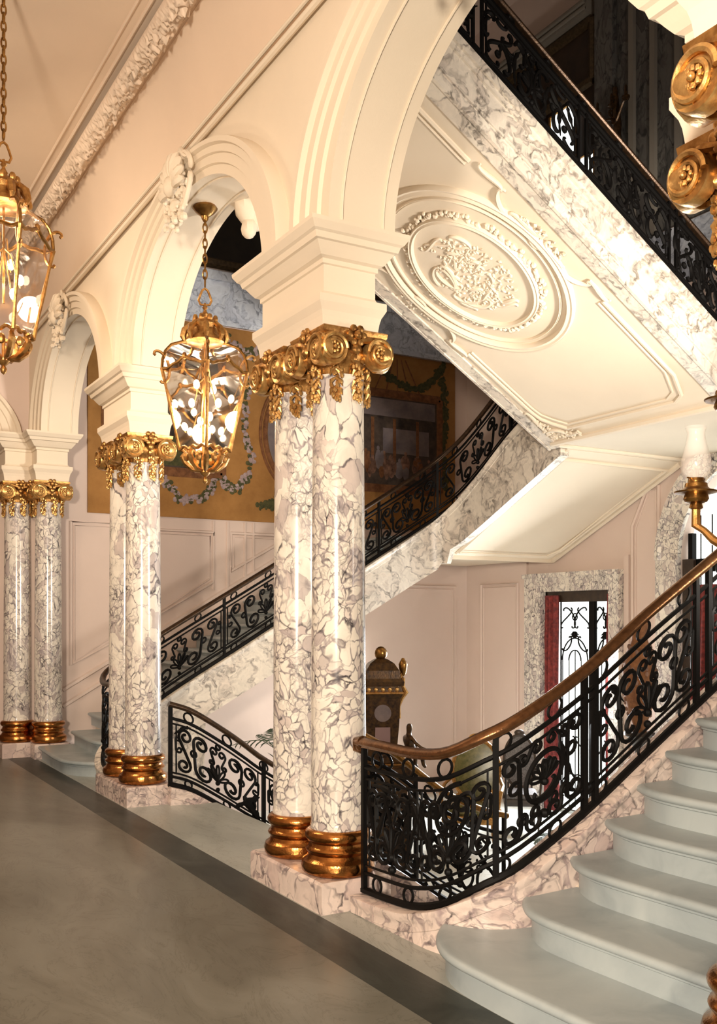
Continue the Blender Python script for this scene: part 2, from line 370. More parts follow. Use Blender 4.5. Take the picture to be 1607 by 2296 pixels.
# ------------------------------------------------------------------ arcade wall with three basket arches
BAYS = [(3.42, 1.2, .96), (6.77, 1.3, .96), (10.28, 1.2, .96)]
XF, XK, ZS = 2.54, 2.90, 3.75
k = M()
prev = 1.0
for c, a, b in BAYS:
    k.box(XF, XK, prev, c-a, ZS, 6.3); prev = c+a
    P = [(c-a*math.cos(math.pi*i/44), ZS+b*math.sin(math.pi*i/44)) for i in range(45)]
    rows = [[(XF,y,6.3),(XF,y,z),(XK,y,z),(XK,y,6.3)] for y, z in P]
    k.grid(rows)
k.box(XF, XK, prev, 12.25, ZS, 6.3)
aw = struct(k.obj('wall_arcade', plaster, ang=30))
for c, a, b in BAYS:
    fr = []; fr2 = []
    for i in range(49):
        t = math.pi*i/48; p_in = V((XF, c-a*math.cos(t), ZS+b*math.sin(t))); p_out = V((XF, c-(a+.35)*math.cos(t), ZS+(b+.20)*math.sin(t)))
        fr.append((p_in, p_out-p_in, V((-1,0,0))))
        q = V((XK, p_in.y, p_in.z)); fr2.append((q, V((0, p_out.y-p_in.y, p_out.z-p_in.z)), V((1,0,0))))
    M().sweep(AP, fr).obj('archivolt', plaster, aw)
    M().sweep(AP, fr2).obj('archivolt', plaster, aw)
    for dx in (.05, .31):
        M().tube([(XF+dx, c-(a-.004)*math.cos(math.pi*i/48), ZS+(b-.004)*math.sin(math.pi*i/48)) for i in range(49)], .007, 5).obj('soffit_bead', plaster, aw)
    # shell keystone
    sh = M(); ctr = V((XF-.06, c, ZS+b-.02))
    for i in range(-4, 5):
        an = math.radians(i*22); d = V((0, math.sin(an), math.cos(an))); L = .26-.010*abs(i)
        sh.tube([ctr+d*L*t+V((-.05-.05*math.sin(t*2.6),0,0)) for t in (.1,.3,.5,.7,.9,1.0)], [.012,.022,.03,.036,.032,.012], 7)
    sh.ball(ctr+V((-.10,0,.02)), (.05,.06,.075)); sh.ball(ctr+V((-.05,0,-.12)), (.05,.05,.06)); sh.ball(ctr+V((-.03,0,-.2)), (.035,.035,.05))
    for sgn in (-1, 1):
        for (A, B, kd, sd) in (((.06,-.12),(.22,.02),'C',1), ((.1,.18),(.24,.10),'C',-1), ((.05,-.22),(.14,-.08),'S',1), ((.20,.20),(.05,.26),'S',1)):
            P = scroll2(A, B, kd, sd, 30); sh.tube([ctr+V((-.03-.02*math.sin(i/30*math.pi), sgn*u, v)) for i, (u, v) in enumerate(P)], .019, 6)
    random.seed(31)
    for i in range(70):
        an = random.uniform(0, 6.28); q = math.sqrt(random.random()); sh.ball(ctr+V((random.uniform(-.09,-.03), .20*q*math.cos(an), -.02+.27*q*math.sin(an))), (random.uniform(.014,.03),)*3, 6, 4)
    sh.obj('keystone_shell', plaster, aw)
    sc = M()   # plain scrolled console on the rear side of the crown
    sc.ball((XK+.10, c, ZS+b+.02), (.12,.13,.17)); sc.ball((XK+.16, c, ZS+b-.09), (.08,.10,.09)); sc.ball((XK+.10, c, ZS+b-.17), (.06,.08,.08)); sc.tube([(XK+.12, c-.15, ZS+b+.04), (XK+.22, c-.06, ZS+b+.02), (XK+.22, c+.06, ZS+b+.02), (XK+.12, c+.15, ZS+b+.04)], .05, 8); sc.obj('keystone_console', plaster, aw)
IMP = [(.010,3.205),(.014,3.24),(.018,3.27),(.026,3.30),(.040,3.325),(.048,3.34),(.048,3.38),(.02,3.385),(.008,3.395),(0,3.41),(0,3.555),(.012,3.56),(.012,3.585),(.035,3.595),(.055,3.62),(.08,3.655),(.095,3.66),(.105,3.69),(.12,3.70),(.143,3.735),(.145,3.755),(.10,3.76)]
for y0, y1 in ((4.75, 5.55), (8.24, 9.06)):
    M().rectlathe(IMP, 2.55, 2.88, y0, y1).obj('impost_block', plaster, aw, smooth=False)
for x0, x1, y0, y1 in ((2.49, 2.84, 11.60, 11.96), (2.19, 2.55, 11.86, 12.2), (2.65, 2.99, 1.97, 2.31), (2.20, 2.54, 1.54, 1.88), (2.4, 2.97, 1.2, 1.97)):
    M().rectlathe(IMP, x0, x1, y0, y1).obj('impost_block', plaster, aw, smooth=False)
M().box(2.46, 2.68, 12.0, 12.25, 0, 3.3).obj('corner_pilaster', plaster_pink, aw, smooth=False)
# ------------------------------------------------------------------ plinths and columns
def plinth(x0, x1, y0, y1, label):
    k = M().rectlathe([(0,0),(0,.155),(-.012,.17)], x0, x1, y0, y1)
    c = ((x0+x1)/2, (y0+y1)/2, 0); tag(k.obj('column_plinth', marble_pink, off=c, smooth=False), label, 'plinth', 'marble plinths of the arcade')
plinth(2.50, 2.94, 4.68, 5.62, 'veined pink marble plinth under the nearest pair of columns')
plinth(2.50, 2.94, 8.19, 9.16, 'veined pink marble plinth under the second pair of columns')
plinth(2.15, 2.57, 11.82, 12.24, 'small pink marble plinth at the far left edge, under the farthest column')
plinth(2.46, 2.87, 11.575, 11.81, 'pink marble plinth behind the lowest far stair step')
# templates
base_m = M().lathe([(.165,0),(.19,.002),(.208,.018),(.213,.045),(.205,.075),(.182,.092),(.178,.10),(.172,.112),(.176,.122),(.186,.13),(.189,.14),(.184,.15),(.176,.155),(.170,.166),(.169,.178),(.176,.186),(.180,.19),(.190,.204),(.193,.22),(.186,.238),(.172,.248),(.164,.252)], n=40).mesh('base', bronze)
shaft_m = M().lathe([(.158,.25),(.160,.27),(.1565,.285)]+[(.1565-.013*(t**1.8), .285+2.6*t) for t in [i/12 for i in range(13)]]+[(.14,2.93)], n=40).mesh('shaft', marble_col)
cap_m = M().lathe([(.146,2.80),(.150,2.81),(.150,2.825),(.155,2.84),(.175,2.87),(.19,2.90),(.185,2.93),(.17,2.96)], n=32)
cap_m.sqlathe([(.235,2.965),(.25,2.97),(.252,2.985),(.27,2.995),(.285,3.01),(.29,3.035),(.28,3.04)], n=4)
for kx in range(16):   # egg ornaments round the echinus
    an = 2*math.pi*kx/16; cap_m.ball((.178*math.cos(an), .178*math.sin(an), 2.885), (.022,.022,.032), 6, 5)
cap_m = cap_m.mesh('capital', gilt)
vo = M()
P = [(.080*(1-.80*t)*math.cos(2*math.pi*2.0*t), .080*(1-.80*t)*math.sin(2*math.pi*2.0*t)) for t in [i/54 for i in range(55)]]
vo.tube([(.014, -u, v) for u, v in P], [.0125*(1-.55*i/54) for i in range(55)], 6)
rows = [[V((x, r*math.cos(2*math.pi*q/22), r*math.sin(2*math.pi*q/22))) for q in range(22)] for r, x in ((.001,-.004),(.05,-.004),(.076,.0),(.086,.004),(.090,-.004),(.090,-.05),(.07,-.06))]
vo.grid(rows, closed_v=True)
vo_m = vo.mesh('volute', gilt_pale)
ro = M().ball((.012,0,0), (.010,.010,.010), 8, 6)
for q in range(8):
    an = 2*math.pi*q/8; ro.ball((.006, .019*math.cos(an), .019*math.sin(an)), (.007,.008,.008), 6, 4)
ro_m = ro.mesh('rosette', gilt_pale)
flw = M().ball((.02,0,0), (.024,.026,.026), 8, 6)
for q in range(6):
    an = 2*math.pi*q/6; flw.ball((.006, .042*math.cos(an), .042*math.sin(an)), (.016,.022,.022), 7, 5)
flw.ball((.005,0,-.075), (.022,.03,.03), 8, 6)
for sg in (-1, 1): flw.tube([(.004, sg*.02, -.03), (.012, sg*.07, -.02), (.008, sg*.11, -.005)], [.014,.018,.006], 6)
flw_m = flw.mesh('flower', gilt)
random.seed(3); dr = M()
for q in range(34):
    t = random.random(); wd = .035*math.sin(min(1, .25+t*1.1)*math.pi*.9)+.008
    dr.ball((random.uniform(.0,.03), random.uniform(-wd, wd), -.20*t), (.010,.011,.015), 5, 4)
for z in (-.03, -.09, -.14):
    for sg in (-1, 1): dr.tube([(.012, 0, z+.02), (.02, sg*.026, z), (.012, sg*.034, z-.028)], [.006,.012,.003], 5)
dr_m = dr.mesh('garland_drop', gilt_pale)
def column(x, y, z, label, rz=0, height=3.05):
    c = tag(empty('marble_column', (x, y, z), rz), label, 'column', 'columns of the arcade')
    s = height/3.05
    inst(base_m, 'base', c); inst(shaft_m, 'shaft', c, scale=(1,1,s)); cp = inst(cap_m, 'capital', c, (0,0,height-3.05))
    for f in range(4):
        an = math.pi/2*f; R = Matrix.Rotation(an, 4, 'Z')
        for sg in (-1, 1):
            p = R @ V((.212, sg*.148, 2.915)); v_ = inst(vo_m, 'volute', cp, p, (0, 0, an), (1, sg, 1)); inst(ro_m, 'rosette', cp, R @ V((.220, sg*.148, 2.915)), (0,0,an), (1.3,1.3,1.3))
        inst(flw_m, 'flower', cp, R @ V((.205, 0, 3.0)), (0,0,an))
    for f in range(8):
        an = math.pi/4*f+.2; inst(dr_m, 'garland_drop', cp, (.148*math.cos(an), .148*math.sin(an), 2.845), (0,0,an), (1,1,1.0))
    return c
column(2.72, 4.89, .17, 'nearest large veined marble column, right of the central pair beside the iron newel')
column(2.72, 5.39, .17, 'left column of the nearest large marble pair, in front of the tapestry')
column(2.72, 8.43, .17, 'right column of the second marble pair, left of the hanging lantern')
column(2.72, 8.93, .17, 'left column of the second marble pair, partly behind its twin')
column(2.66, 11.78, .17, 'far veined marble column standing behind the pale far steps')
column(2.36, 12.03, .17, 'farthest marble column at the left edge of the picture')
column(2.822, 2.136, .17, 'column at right edge showing only a gilt volute and hanging garland', 0)
column(2.37, 1.71, .17, 'column at upper right corner with the largest gilt volute', 0)
plinth(2.15, 3.02, 1.49, 2.235, 'pink marble plinth under the columns cut off by the right edge')
# ================================================================== STAIRCASES
RISE = .155
def mir(y, side): return y if side > 0 else 13.78-y
ACUR = 2.75
def step_front(i):   # nosing (x0, contact bend, y of curb contact)
    tab = [(2.45,.27,3.86),(2.82,.15,3.57),(3.13,.13,3.57),(3.365,.12,3.57),(3.59,.11,3.57),(3.80,.10,3.57)]
    return tab[i] if i < 6 else (3.80+.232*(i-5), .10, 3.57)
def step_x(i, y):
    x0, bend, yc = step_front(i); w_ = .55 if i == 0 else .36
    return x0+.05*max(0, 3.1-y)+bend*min(1.0, max(0, (y-(yc-w_))/w_))**2.4
def staircase(side, nsteps, label):
    root = tag(empty('marble_staircase', (3.4, mir(3.0, side), 0)), label, 'staircase'); off = root.location
    for i in range(nsteps):
        x0, bend, yc = step_front(i); z0 = RISE*i; z1 = RISE*(i+1); yw = (2.40 if i < 3 else 2.30) if side > 0 else 1.70
        if i < 2 and side < 0: yw = 2.22
        Ys = [yw+(yc-yw)*j/26 for j in range(27)]
        Ys = [yw+(yc-yw)*(1-(1-j/26)**1.7) for j in range(27)]; fr = [(step_x(i, y), y) for y in Ys]
        prof = [(.0,z0),(.0,z1-.062),(.010,z1-.056),(.010,z1-.047),(.022,z1-.043),(.038,z1-.034),(.043,z1-.022),(.039,z1-.009),(.028,z1-.001),(.01,z1)]
        rows = []
        for j, (x, y) in enumerate(fr):
            a = fr[max(0, j-1)]; b = fr[min(26, j+1)]; tx, ty = b[0]-a[0], b[1]-a[1]; L = math.hypot(tx, ty); nx, ny = -ty/L, tx/L
            row = [(x+nx*(o-.043), mir(y+ny*(o-.043), side), z) for o, z in prof]
            xb2 = max(step_x(i+1, y), x+.02)+.14
            row.append((xb2, mir(y, side), z1)); row.append((xb2, mir(y, side), z0+.001)); rows.append(row)
        k = M().grid(rows, flip=side > 0)
        n = len(rows[0]); k.f.append(tuple(range(n))); k.f.append(tuple(range(26*n, 27*n)))
        k.obj('step', white_marble, root, off, ang=50)
    return root
# quarter landings, second runs and the central landing
def slabs():
    for side, nm in ((1, 'right'), (-1, 'left')):
        sgn = side
        st = staircase(side, 17, 'pale marble flight rising from right foreground beside the iron balustrade' if side > 0 else 'pale marble flight starting behind the second column pair, far left')
        off = st.location
        ya, yb = mir(1.70, side), mir(3.68, side)
        M().box(7.05, XB-.01, min(ya, yb), max(ya, yb), 2.42, 2.66).obj('quarter_landing', plaster, st, off, smooth=False)
        # second run rises towards the entrance axis
        y0, y1 = mir(3.68, side), mir(5.86, side)
        xe = XB-.01; k = M().hexa([(7.2,y0,2.42),(xe,y0,2.42),(xe,y1,3.42),(7.2,y1,3.42),(7.2,y0,2.66),(xe,y0,2.66),(xe,y1,3.95),(7.2,y1,3.95)])
        k.obj('second_run', plaster, st, off, smooth=False)
        # soffit frame mouldings of the second run
        fr = [(7.28, lerp(y0,y1,.03), 0), (8.75, lerp(y0,y1,.03), 0), (8.86, lerp(y0,y1,.10), 0), (8.86, lerp(y0,y1,.93), 0), (7.28, lerp(y0,y1,.93), 0)]
        P = []
        for x, y, _ in fr: P.append((x, y, 2.42+(y-y0)/(y1-y0)*1.0-.005))
        M().tube(P, .024, 6, closed=True).obj('soffit_moulding', plaster, st, off)
        M().tube([(x*.995+.04 if x < 8 else x-.06, lerp(y, (y0+y1)/2, .06), z) for x, y, z in P], .012, 6, closed=True).obj('soffit_moulding', plaster, st, off)
        M().tube([(XB-.045, y0, 2.40), (XB-.045, y1, 3.40)], .035, 6).obj('wall_moulding', plaster, st, off)
        M().box(7.0, XB-.01, min(y0, y0-.05*sgn), max(y0, y0-.05*sgn), 2.37, 2.42).obj('soffit_edge', plaster, st, off)
        # first-run slab
        xa, xc = 3.3, 7.1
        zu = lambda x: 1.707+.55*(x-6.06)
        yi, yo = mir(3.60, side), mir(1.70 if side < 0 else 1.3, side)
        k = M().hexa([(xa,yi,zu(xa)),(xc,yi,zu(xc)),(xc,yo,zu(xc)),(xa,yo,zu(xa)),(xa,yi,zu(xa)+.12),(xc,yi,zu(xc)+.16),(xc,yo,zu(xc)+.16),(xa,yo,zu(xa)+.12)])
        k.obj('soffit', plaster, st, off, smooth=False)
    return
slabs()
# ------------------------------------------------------------------ upper flight, rising back over the entrance
SL = .608
def zu(x): return 3.618+SL*(6.712-x)
uf = tag(empty('upper_flight', (6.98, 6.76, 3.4)), 'cream upper flight with oval relief on its underside, crossing overhead', 'staircase'); UO = uf.location
XU = 3.02
M().hexa([(XU,5.72,zu(XU)),(6.98,5.72,zu(6.98)),(6.98,7.86,zu(6.98)),(XU,7.86,zu(XU)),(XU,5.72,zu(XU)+.3),(6.98,5.72,zu(6.98)+.3),(6.98,7.86,zu(6.98)+.3),(XU,7.86,zu(XU)+.3)]).obj('soffit', plaster, uf, UO, smooth=False)
M().box(6.98, XB-.01, 5.62, 7.92, zu(6.98), 3.95).obj('central_landing', plaster, uf, UO, smooth=False)
for i in range(15):
    x = 6.8-.262*i; M().box(max(3.02, x-.30), x, 5.75, 7.85, 4.02+.159*i, 3.95+.159*(i+1)).obj('step', white_marble, uf, UO, smooth=False)
def slope_string(y0, y1, zlo, zhi, x0, x1, nm, m=marble_string):
    return M().hexa([(x0,y0,zu(x0)+zlo),(x1,y0,zu(x1)+zlo),(x1,y1,zu(x1)+zlo),(x0,y1,zu(x0)+zlo),(x0,y0,zu(x0)+zhi),(x1,y0,zu(x1)+zhi),(x1,y1,zu(x1)+zhi),(x0,y1,zu(x0)+zhi)]).obj(nm, m, uf, UO, smooth=False)
for ya, yb, yo in ((5.60, 5.74, 5.60), (7.98, 7.84, 7.98)):
    sg = -1 if yo < 6 else 1
    slope_string(min(ya,yb), max(ya,yb), -.02, .44, XU, 7.02, 'string')
    slope_string(min(yo, yo+sg*.03), max(yo, yo+sg*.03), -.03, .06, XU, 7.02, 'string_moulding')
    slope_string(min(yo, yo+sg*.045), max(yo, yo+sg*.045), .385, .455, XU, 7.02, 'string_moulding')
    slope_string(min(yo, yo+sg*.02), max(yo, yo+sg*.02), .34, .385, XU, 7.02, 'string_moulding')
    slope_string(min(yo, yo+sg*.015), max(yo, yo+sg*.015), .10, .12, XU, 7.02, 'string_moulding')
# soffit plane coordinates: s along the slope (up), t across
CS = 1/math.sqrt(1+SL*SL)
ES = V((-CS, 0, SL*CS)); ET = V((0, 1, 0)); EN = V((-SL*CS, 0, -CS))
SO = V((5.12, 6.80, zu(5.12)))
def sp(s, t, h=0): return SO+ES*s+ET*t+EN*h
def oval(rs, rt, n=72): return [(rs*math.cos(2*math.pi*i/n), rt*math.sin(2*math.pi*i/n)) for i in range(n)]
def ring(rs, rt, w_, h, nm, parent=uf, m=plaster):
    prof = [(-w_/2,0),(-w_/2,h*.55),(-w_*.3,h),(w_*.05,h*.8),(w_*.3,h*.95),(w_/2,h*.5),(w_/2,0)]
    fr = []
    for (s, t) in oval(rs, rt):
        d = V((s/rs/rs, t/rt/rt, 0)).normalized(); fr.append((sp(s, t, -.002), ES*d.x+ET*d.y, EN))
    return M().sweep(prof, fr, closed=True).obj(nm, m, parent, UO)
med = M().add([sp(s, t, .012) for s, t in oval(.62, .56)]+[sp(0,0,.012)], [(i, (i+1) % 72, 72) for i in range(72)]).obj('oval_medallion', plaster, uf, UO)
ring(.93, .85, .075, .05, 'outer_ring', med); ring(.84, .76, .02, .03, 'bead', med); ring(.62, .555, .05, .05, 'inner_ring', med)
lf = M(); random.seed(11)
for i in range(110):
    an = 2*math.pi*i/110; s, t = .675*math.cos(an), .607*math.sin(an)
    for q in range(2):
        c = sp(s+random.uniform(-.03,.03), t+random.uniform(-.03,.03), .012); lf.ball(c, (random.uniform(.012,.026),)*3, 6, 4)
tag(lf.obj('leaf_ring', plaster, med, UO), kind='stuff')
def relief(name, items, parent, fn, off, m=plaster, r=.016, seedv=5, blobs=(), h=.015):
    k = M()
    for A, B, kd, sd, rr in items:
        P = scroll2(A, B, kd, sd, 30); n = len(P); k.tube([fn(u, v, h) for u, v in P], [rr*(.45+.55*math.sin(math.pi*i/(n-1))) for i in range(n)], 6)
    random.seed(seedv)
    for (cu, cv_, ru, rv, n) in blobs:
        for i in range(n):
            an = random.uniform(0, 6.28); q = math.sqrt(random.random()); c = fn(cu+ru*q*math.cos(an), cv_+rv*q*math.sin(an), h*.6)
            a2 = random.uniform(0, 6.28); L = random.uniform(.02, .055)
            d = fn(cu+ru*q*math.cos(an)+L*math.cos(a2), cv_+rv*q*math.sin(an)+L*math.sin(a2), h*1.4)
            k.tube([c, c.lerp(d, .5), d], [.006, random.uniform(.010,.018), .003], 5)
    return k.obj(name, m, parent, off)
its = []
random.seed(21)
for i in range(26):
    an = random.uniform(0, 6.28); q = random.uniform(.12, .42); a = (q*math.cos(an), q*math.sin(an)); an2 = an+random.uniform(.3, .7); q2 = q+random.uniform(-.1, .12)
    its.append((a, (q2*math.cos(an2), q2*math.sin(an2)), random.choice('CSS'), random.choice((1,-1)), random.uniform(.014,.024)))
relief('trophy_relief', its, med, sp, UO, blobs=[(0,0,.42,.36,190), (.15,-.05,.2,.12,60), (-.2,.1,.18,.16,60)], seedv=8, h=.016)
for sgn in (-1, 1):   # scrollwork between the oval and the strings
    its = [((-.30,.80),(-.05,.93),'S',1,.022),((.32,.82),(.05,.95),'S',-1,.022),((-.5,.97),(-.30,.86),'C',1,.02),((.5,.97),(.30,.86),'C',-1,.02),((-.06,.84),(.06,.84),'C',1,.018),((-.75,.98),(-.52,.93),'S',-1,.02),((.78,.98),(.54,.93),'S',1,.02)]
    its = [((a[0], a[1]*sgn), (b[0], b[1]*sgn), kd, sd*sgn, rr) for a, b, kd, sd, rr in its]
    relief('border_scrollwork', its, uf, sp, UO, blobs=[(0,.90*sgn,.26,.06,50)], seedv=9+sgn, h=.02)
s_of = lambda x: (5.12-x)/CS
relief('corner_foliage', [((s_of(6.80),.94),(s_of(6.55),1.02),'S',1,.02),((s_of(6.9),.80),(s_of(6.85),.98),'C',1,.02),((s_of(6.92),.60),(s_of(6.88),.76),'S',-1,.018)], uf, sp, UO, blobs=[(s_of(6.80),.96,.16,.07,60),(s_of(6.9),.72,.05,.16,36)], seedv=17, h=.02)
def soffit_line(pts, r, nm='soffit_moulding', closed=True): M().tube([sp(s, t, .004) for s, t in pts], r, 6, closed=closed).obj(nm, plaster, uf, UO)
s_of = lambda x: (5.12-x)/CS
for ins, r in ((0, .020), (.055, .012)):
    tl, tr, bt, tp = .93-ins, -.90+ins, s_of(6.86)+ins, s_of(3.0)-ins
    c = .22
    soffit_line([(bt+.03,tl-c*1.0),(bt+.14,tl-.10),(bt+.24,tl-.02),(bt+.36,tl),(s_of(5.75),tl)], r, closed=False)
    soffit_line([(bt+.03,tr+c*1.0),(bt+.10,tr+.10),(bt+.20,tr+.06),(bt+.34,tr),(s_of(5.75),tr)], r, closed=False)
    soffit_line([(bt+.03,tl-c),(bt+.03,tr+c)], r, closed=False)
    soffit_line([(s_of(4.40),tl),(tp,tl)], r, closed=False); soffit_line([(s_of(4.40),tr),(tp,tr)], r, closed=False)
M().tube([(6.97, 5.7, zu(6.97)-.005), (6.97, 7.9, zu(6.97)-.005)], .035, 8).obj('soffit_edge', plaster, uf, UO)
M().tube([(7.0, 7.88, zu(6.98)-.005), (XB-.04, 7.88, zu(6.98)-.005)], .03, 8).obj('soffit_edge', plaster, uf, UO)
# ------------------------------------------------------------------ wrought-iron balustrades
class Rail:
    def __init__(s, keys, per=12):
        P = catmull(keys, per); s.S = [0.]
        for a, b in zip(P[:-1], P[1:]): s.S.append(s.S[-1]+math.hypot(b[0]-a[0], b[1]-a[1]))
        s.P = P; s.L = s.S[-1]
    def at(s, q, v, w_=0):
        q = min(max(q, 0), s.L); i = 0
        lo, hi = 0, len(s.S)-2
        while lo < hi:
            m = (lo+hi+1)//2
            if s.S[m] <= q: lo = m
            else: hi = m-1
        a, b = s.P[lo], s.P[lo+1]; t = (q-s.S[lo])/max(1e-9, s.S[lo+1]-s.S[lo])
        x, y, zb, zt = [lerp(c, d, t) for c, d in zip(a, b)]
        return V((x, y, zb+(zt-zb)*v))
    def s_at(s, fn):   # first s where fn(point) is true
        for q, p in zip(s.S, s.P):
            if fn(p): return q
        return s.L
def motif(W, H, dense=1):
    """scrollwork of one panel: list of (name, polyline, radius, closed)"""
    c = W/2; out = []; sc = min(1, W/.8)
    def both(A, B, kd, sd, r=.0085):
        for m in (1, -1): out.append(('scroll', scroll2((c+m*A[0]*W, A[1]*H), (c+m*B[0]*W, B[1]*H), kd, sd*m), r, False))
    def circ(x, y, r, rr=.006): out.append(('ring', [(x+r*math.cos(2*math.pi*i/16), y+r*math.sin(2*math.pi*i/16)) for i in range(16)], rr, True))
    def petal(x, y, an, L, wd):
        P = []
        for i in range(18):
            t = 2*math.pi*i/18; u = L*(1-math.cos(t))/2; v = wd*math.sin(t)*(.35+.65*u/L); P.append((x+u*math.sin(an)+v*math.cos(an), y+u*math.cos(an)-v*math.sin(an)))
        out.append(('petal', P, .007, True))
    both((-.17,.84),(-.13,.17),'C',-1,.0095)      # lyre
    both((-.44,.20),(-.25,.86),'S',1,.009)
    both((-.40,.84),(-.47,.46),'C',1)
    both((-.29,.14),(-.33,.50),'C',1)
    both((-.045,.93),(-.12,.58),'S',-1,.008)
    both((-.03,.14),(-.115,.36),'C',-1,.008)
    for i in range(-3, 4): petal(c, H*.34, i*.42, H*(.30-.02*abs(i)), H*.045)
    out.append(('boss', 'ball', (c, H*.31), H*.055)); out.append(('boss', 'ball', (c, H*.12), H*.06))
    circ(c, H*.90, H*.055); circ(c-W*.235, H*.47, H*.05); circ(c+W*.235, H*.47, H*.05)
    if dense:
        both((-.47,.10),(-.37,.13),'C',1,.007); both((-.21,.60),(-.30,.68),'C',-1,.007); both((-.06,.72),(-.01,.80),'C',1,.007); both((-.36,.93),(-.28,.97),'C',1,.007)
        circ(c-W*.36, H*.30, H*.04); circ(c+W*.36, H*.30, H*.04)
    return out
def vol(P1, R1, s1, P2, R2, s2, turns=1.35, n=20):
    """scroll that unwinds from one volute, runs straight and winds into another"""
    dx, dy = P2[0]-P1[0], P2[1]-P1[1]; L = math.hypot(dx, dy); al = math.atan2(dy, dx)+math.asin(max(-.98, min(.98, (R1*s1-R2*s2)/L)))
    m = (math.sin(al), -math.cos(al)); out = []
    a1 = math.atan2(m[1]*s1, m[0]*s1); a2 = math.atan2(m[1]*s2, m[0]*s2); T = 2*math.pi*turns
    for i in range(n):
        t = i/(n-1); r = R1*(.22+.78*t**.8); an = a1-s1*T*(1-t); out.append((P1[0]+r*math.cos(an), P1[1]+r*math.sin(an)))
    e0 = out[-1]; e1 = (P2[0]+R2*math.cos(a2), P2[1]+R2*math.sin(a2))
    for i in range(1, 5): out.append((lerp(e0[0], e1[0], i/5), lerp(e0[1], e1[1], i/5)))
    for i in range(n):
        t = i/(n-1); r = R2*(.22+.78*(1-t)**.8); an = a2+s2*T*t; out.append((P2[0]+r*math.cos(an), P2[1]+r*math.sin(an)))
    return out
def motif_lyre(W, H, dense=1):
    c = W/2; out = []; k_ = min(1, W/.62)
    def both(A, Ra, sa, B, Rb, sb, r=.0095, turns=1.35):
        for m in (1, -1): out.append(('scroll', vol((c+m*A[0]*W, A[1]*H), Ra*H*k_, sa*m, (c+m*B[0]*W, B[1]*H), Rb*H*k_, sb*m, turns), r, False))
    def circ(x, y, r, rr=.008, n=20): out.append(('ring', [(x+r*math.cos(2*math.pi*i/n), y+r*math.sin(2*math.pi*i/n)) for i in range(n)], rr, True))
    both((-.16,.23), .19, -1, (-.20,.76), .16, -1, .0105)
    both((-.39,.20), .15, 1, (-.375,.79), .15, -1, .0095)
    both((-.445,.50), .07, -1, (-.46,.70), .05, -1, .0075, 1.0)
    both((-.045,.80), .085, 1, (-.075,.56), .06, -1, .008, 1.1)
    for i in range(-2, 3):
        an = i*.50; L = H*(.34-.03*abs(i)); P = []
        for j in range(18):
            t = 2*math.pi*j/18; u = L*(1-math.cos(t))/2; v = H*.045*math.sin(t)*(.3+.7*u/L); P.append((c+u*math.sin(an)+v*math.cos(an), H*.22+u*math.cos(an)-v*math.sin(an)))
        out.append(('petal', P, .0075, True))
    out.append(('boss', 'ball', (c, H*.19), H*.055)); out.append(('boss', 'ball', (c, H*.05), H*.05))
    circ(c-W*.28, H*.51, H*.05*k_+.004); circ(c+W*.28, H*.51, H*.05*k_+.004); circ(c, H*.94, H*.045)
    return out
def motif_shell(W, H, dense=1):
    c = W/2; out = []
    def both(A, B, kd, sd, r=.0095):
        for m in (1, -1): out.append(('scroll', scroll2((c+m*A[0]*W, A[1]*H), (c+m*B[0]*W, B[1]*H), kd, sd*m), r, False))
    def circ(x, y, r, rr=.0085, n=24, nm='ring'): out.append((nm, [(x+r*math.cos(2*math.pi*i/n), y+r*math.sin(2*math.pi*i/n)) for i in range(n)], rr, True))
    circ(c, H*.54, H*.27, .011, 32, 'hoop'); circ(c-W*.36, H*.62, H*.065); circ(c+W*.36, H*.62, H*.065); circ(c+W*.12, H*.20, H*.055); circ(c-W*.12, H*.20, H*.055)
    for i in range(-3, 4):
        an = i*.40; L = H*.22; P = []
        for j in range(18):
            t = 2*math.pi*j/18; u = L*(1-math.cos(t))/2; v = H*.035*math.sin(t)*(.35+.65*u/L); P.append((c+u*math.sin(an)+v*math.cos(an), H*.50+u*math.cos(an)-v*math.sin(an)))
        out.append(('petal', P, .0075, True))
    out.append(('scroll', scroll2((c-H*.13, H*.40), (c+H*.12, H*.44), 'C', 1), .009, False)); out.append(('boss', 'ball', (c, H*.47), H*.05))
    for m in (1, -1):
        for P1, R1, s1, P2, R2, s2, r in (((-.40,.13),.12,1,(-.41,.88),.11,1,.0105), ((-.10,.93),.08,1,(-.27,.90),.07,-1,.009), ((-.13,.10),.11,-1,(-.28,.20),.07,1,.0095)):
            out.append(('scroll', vol((c+m*P1[0]*W, P1[1]*H), R1*H, s1*m, (c+m*P2[0]*W, P2[1]*H), R2*H, s2*m, 1.2), r, False))
    out.append(('boss', 'ball', (c, H*.10), H*.06))
    return out
def leaf(r, q0, v0, q1, v1, wd, nm, root, off, bend=.25):
    k = M(); pts = []; n = 9
    for i in range(n):
        t = i/(n-1); q = lerp(q0, q1, t)+bend*(v1-v0)*.3*math.sin(math.pi*t); v = lerp(v0, v1, t)+bend*.12*math.sin(math.pi*t); pts.append((q, v, wd*math.sin(math.pi*(.08+.86*t))*(1+.35*math.sin(t*19))))
    k.tube([r.at(q, v) for q, v, w_ in pts], [w_ for q, v, w_ in pts], 6, flat=.5); k.obj(nm, iron, root, off)
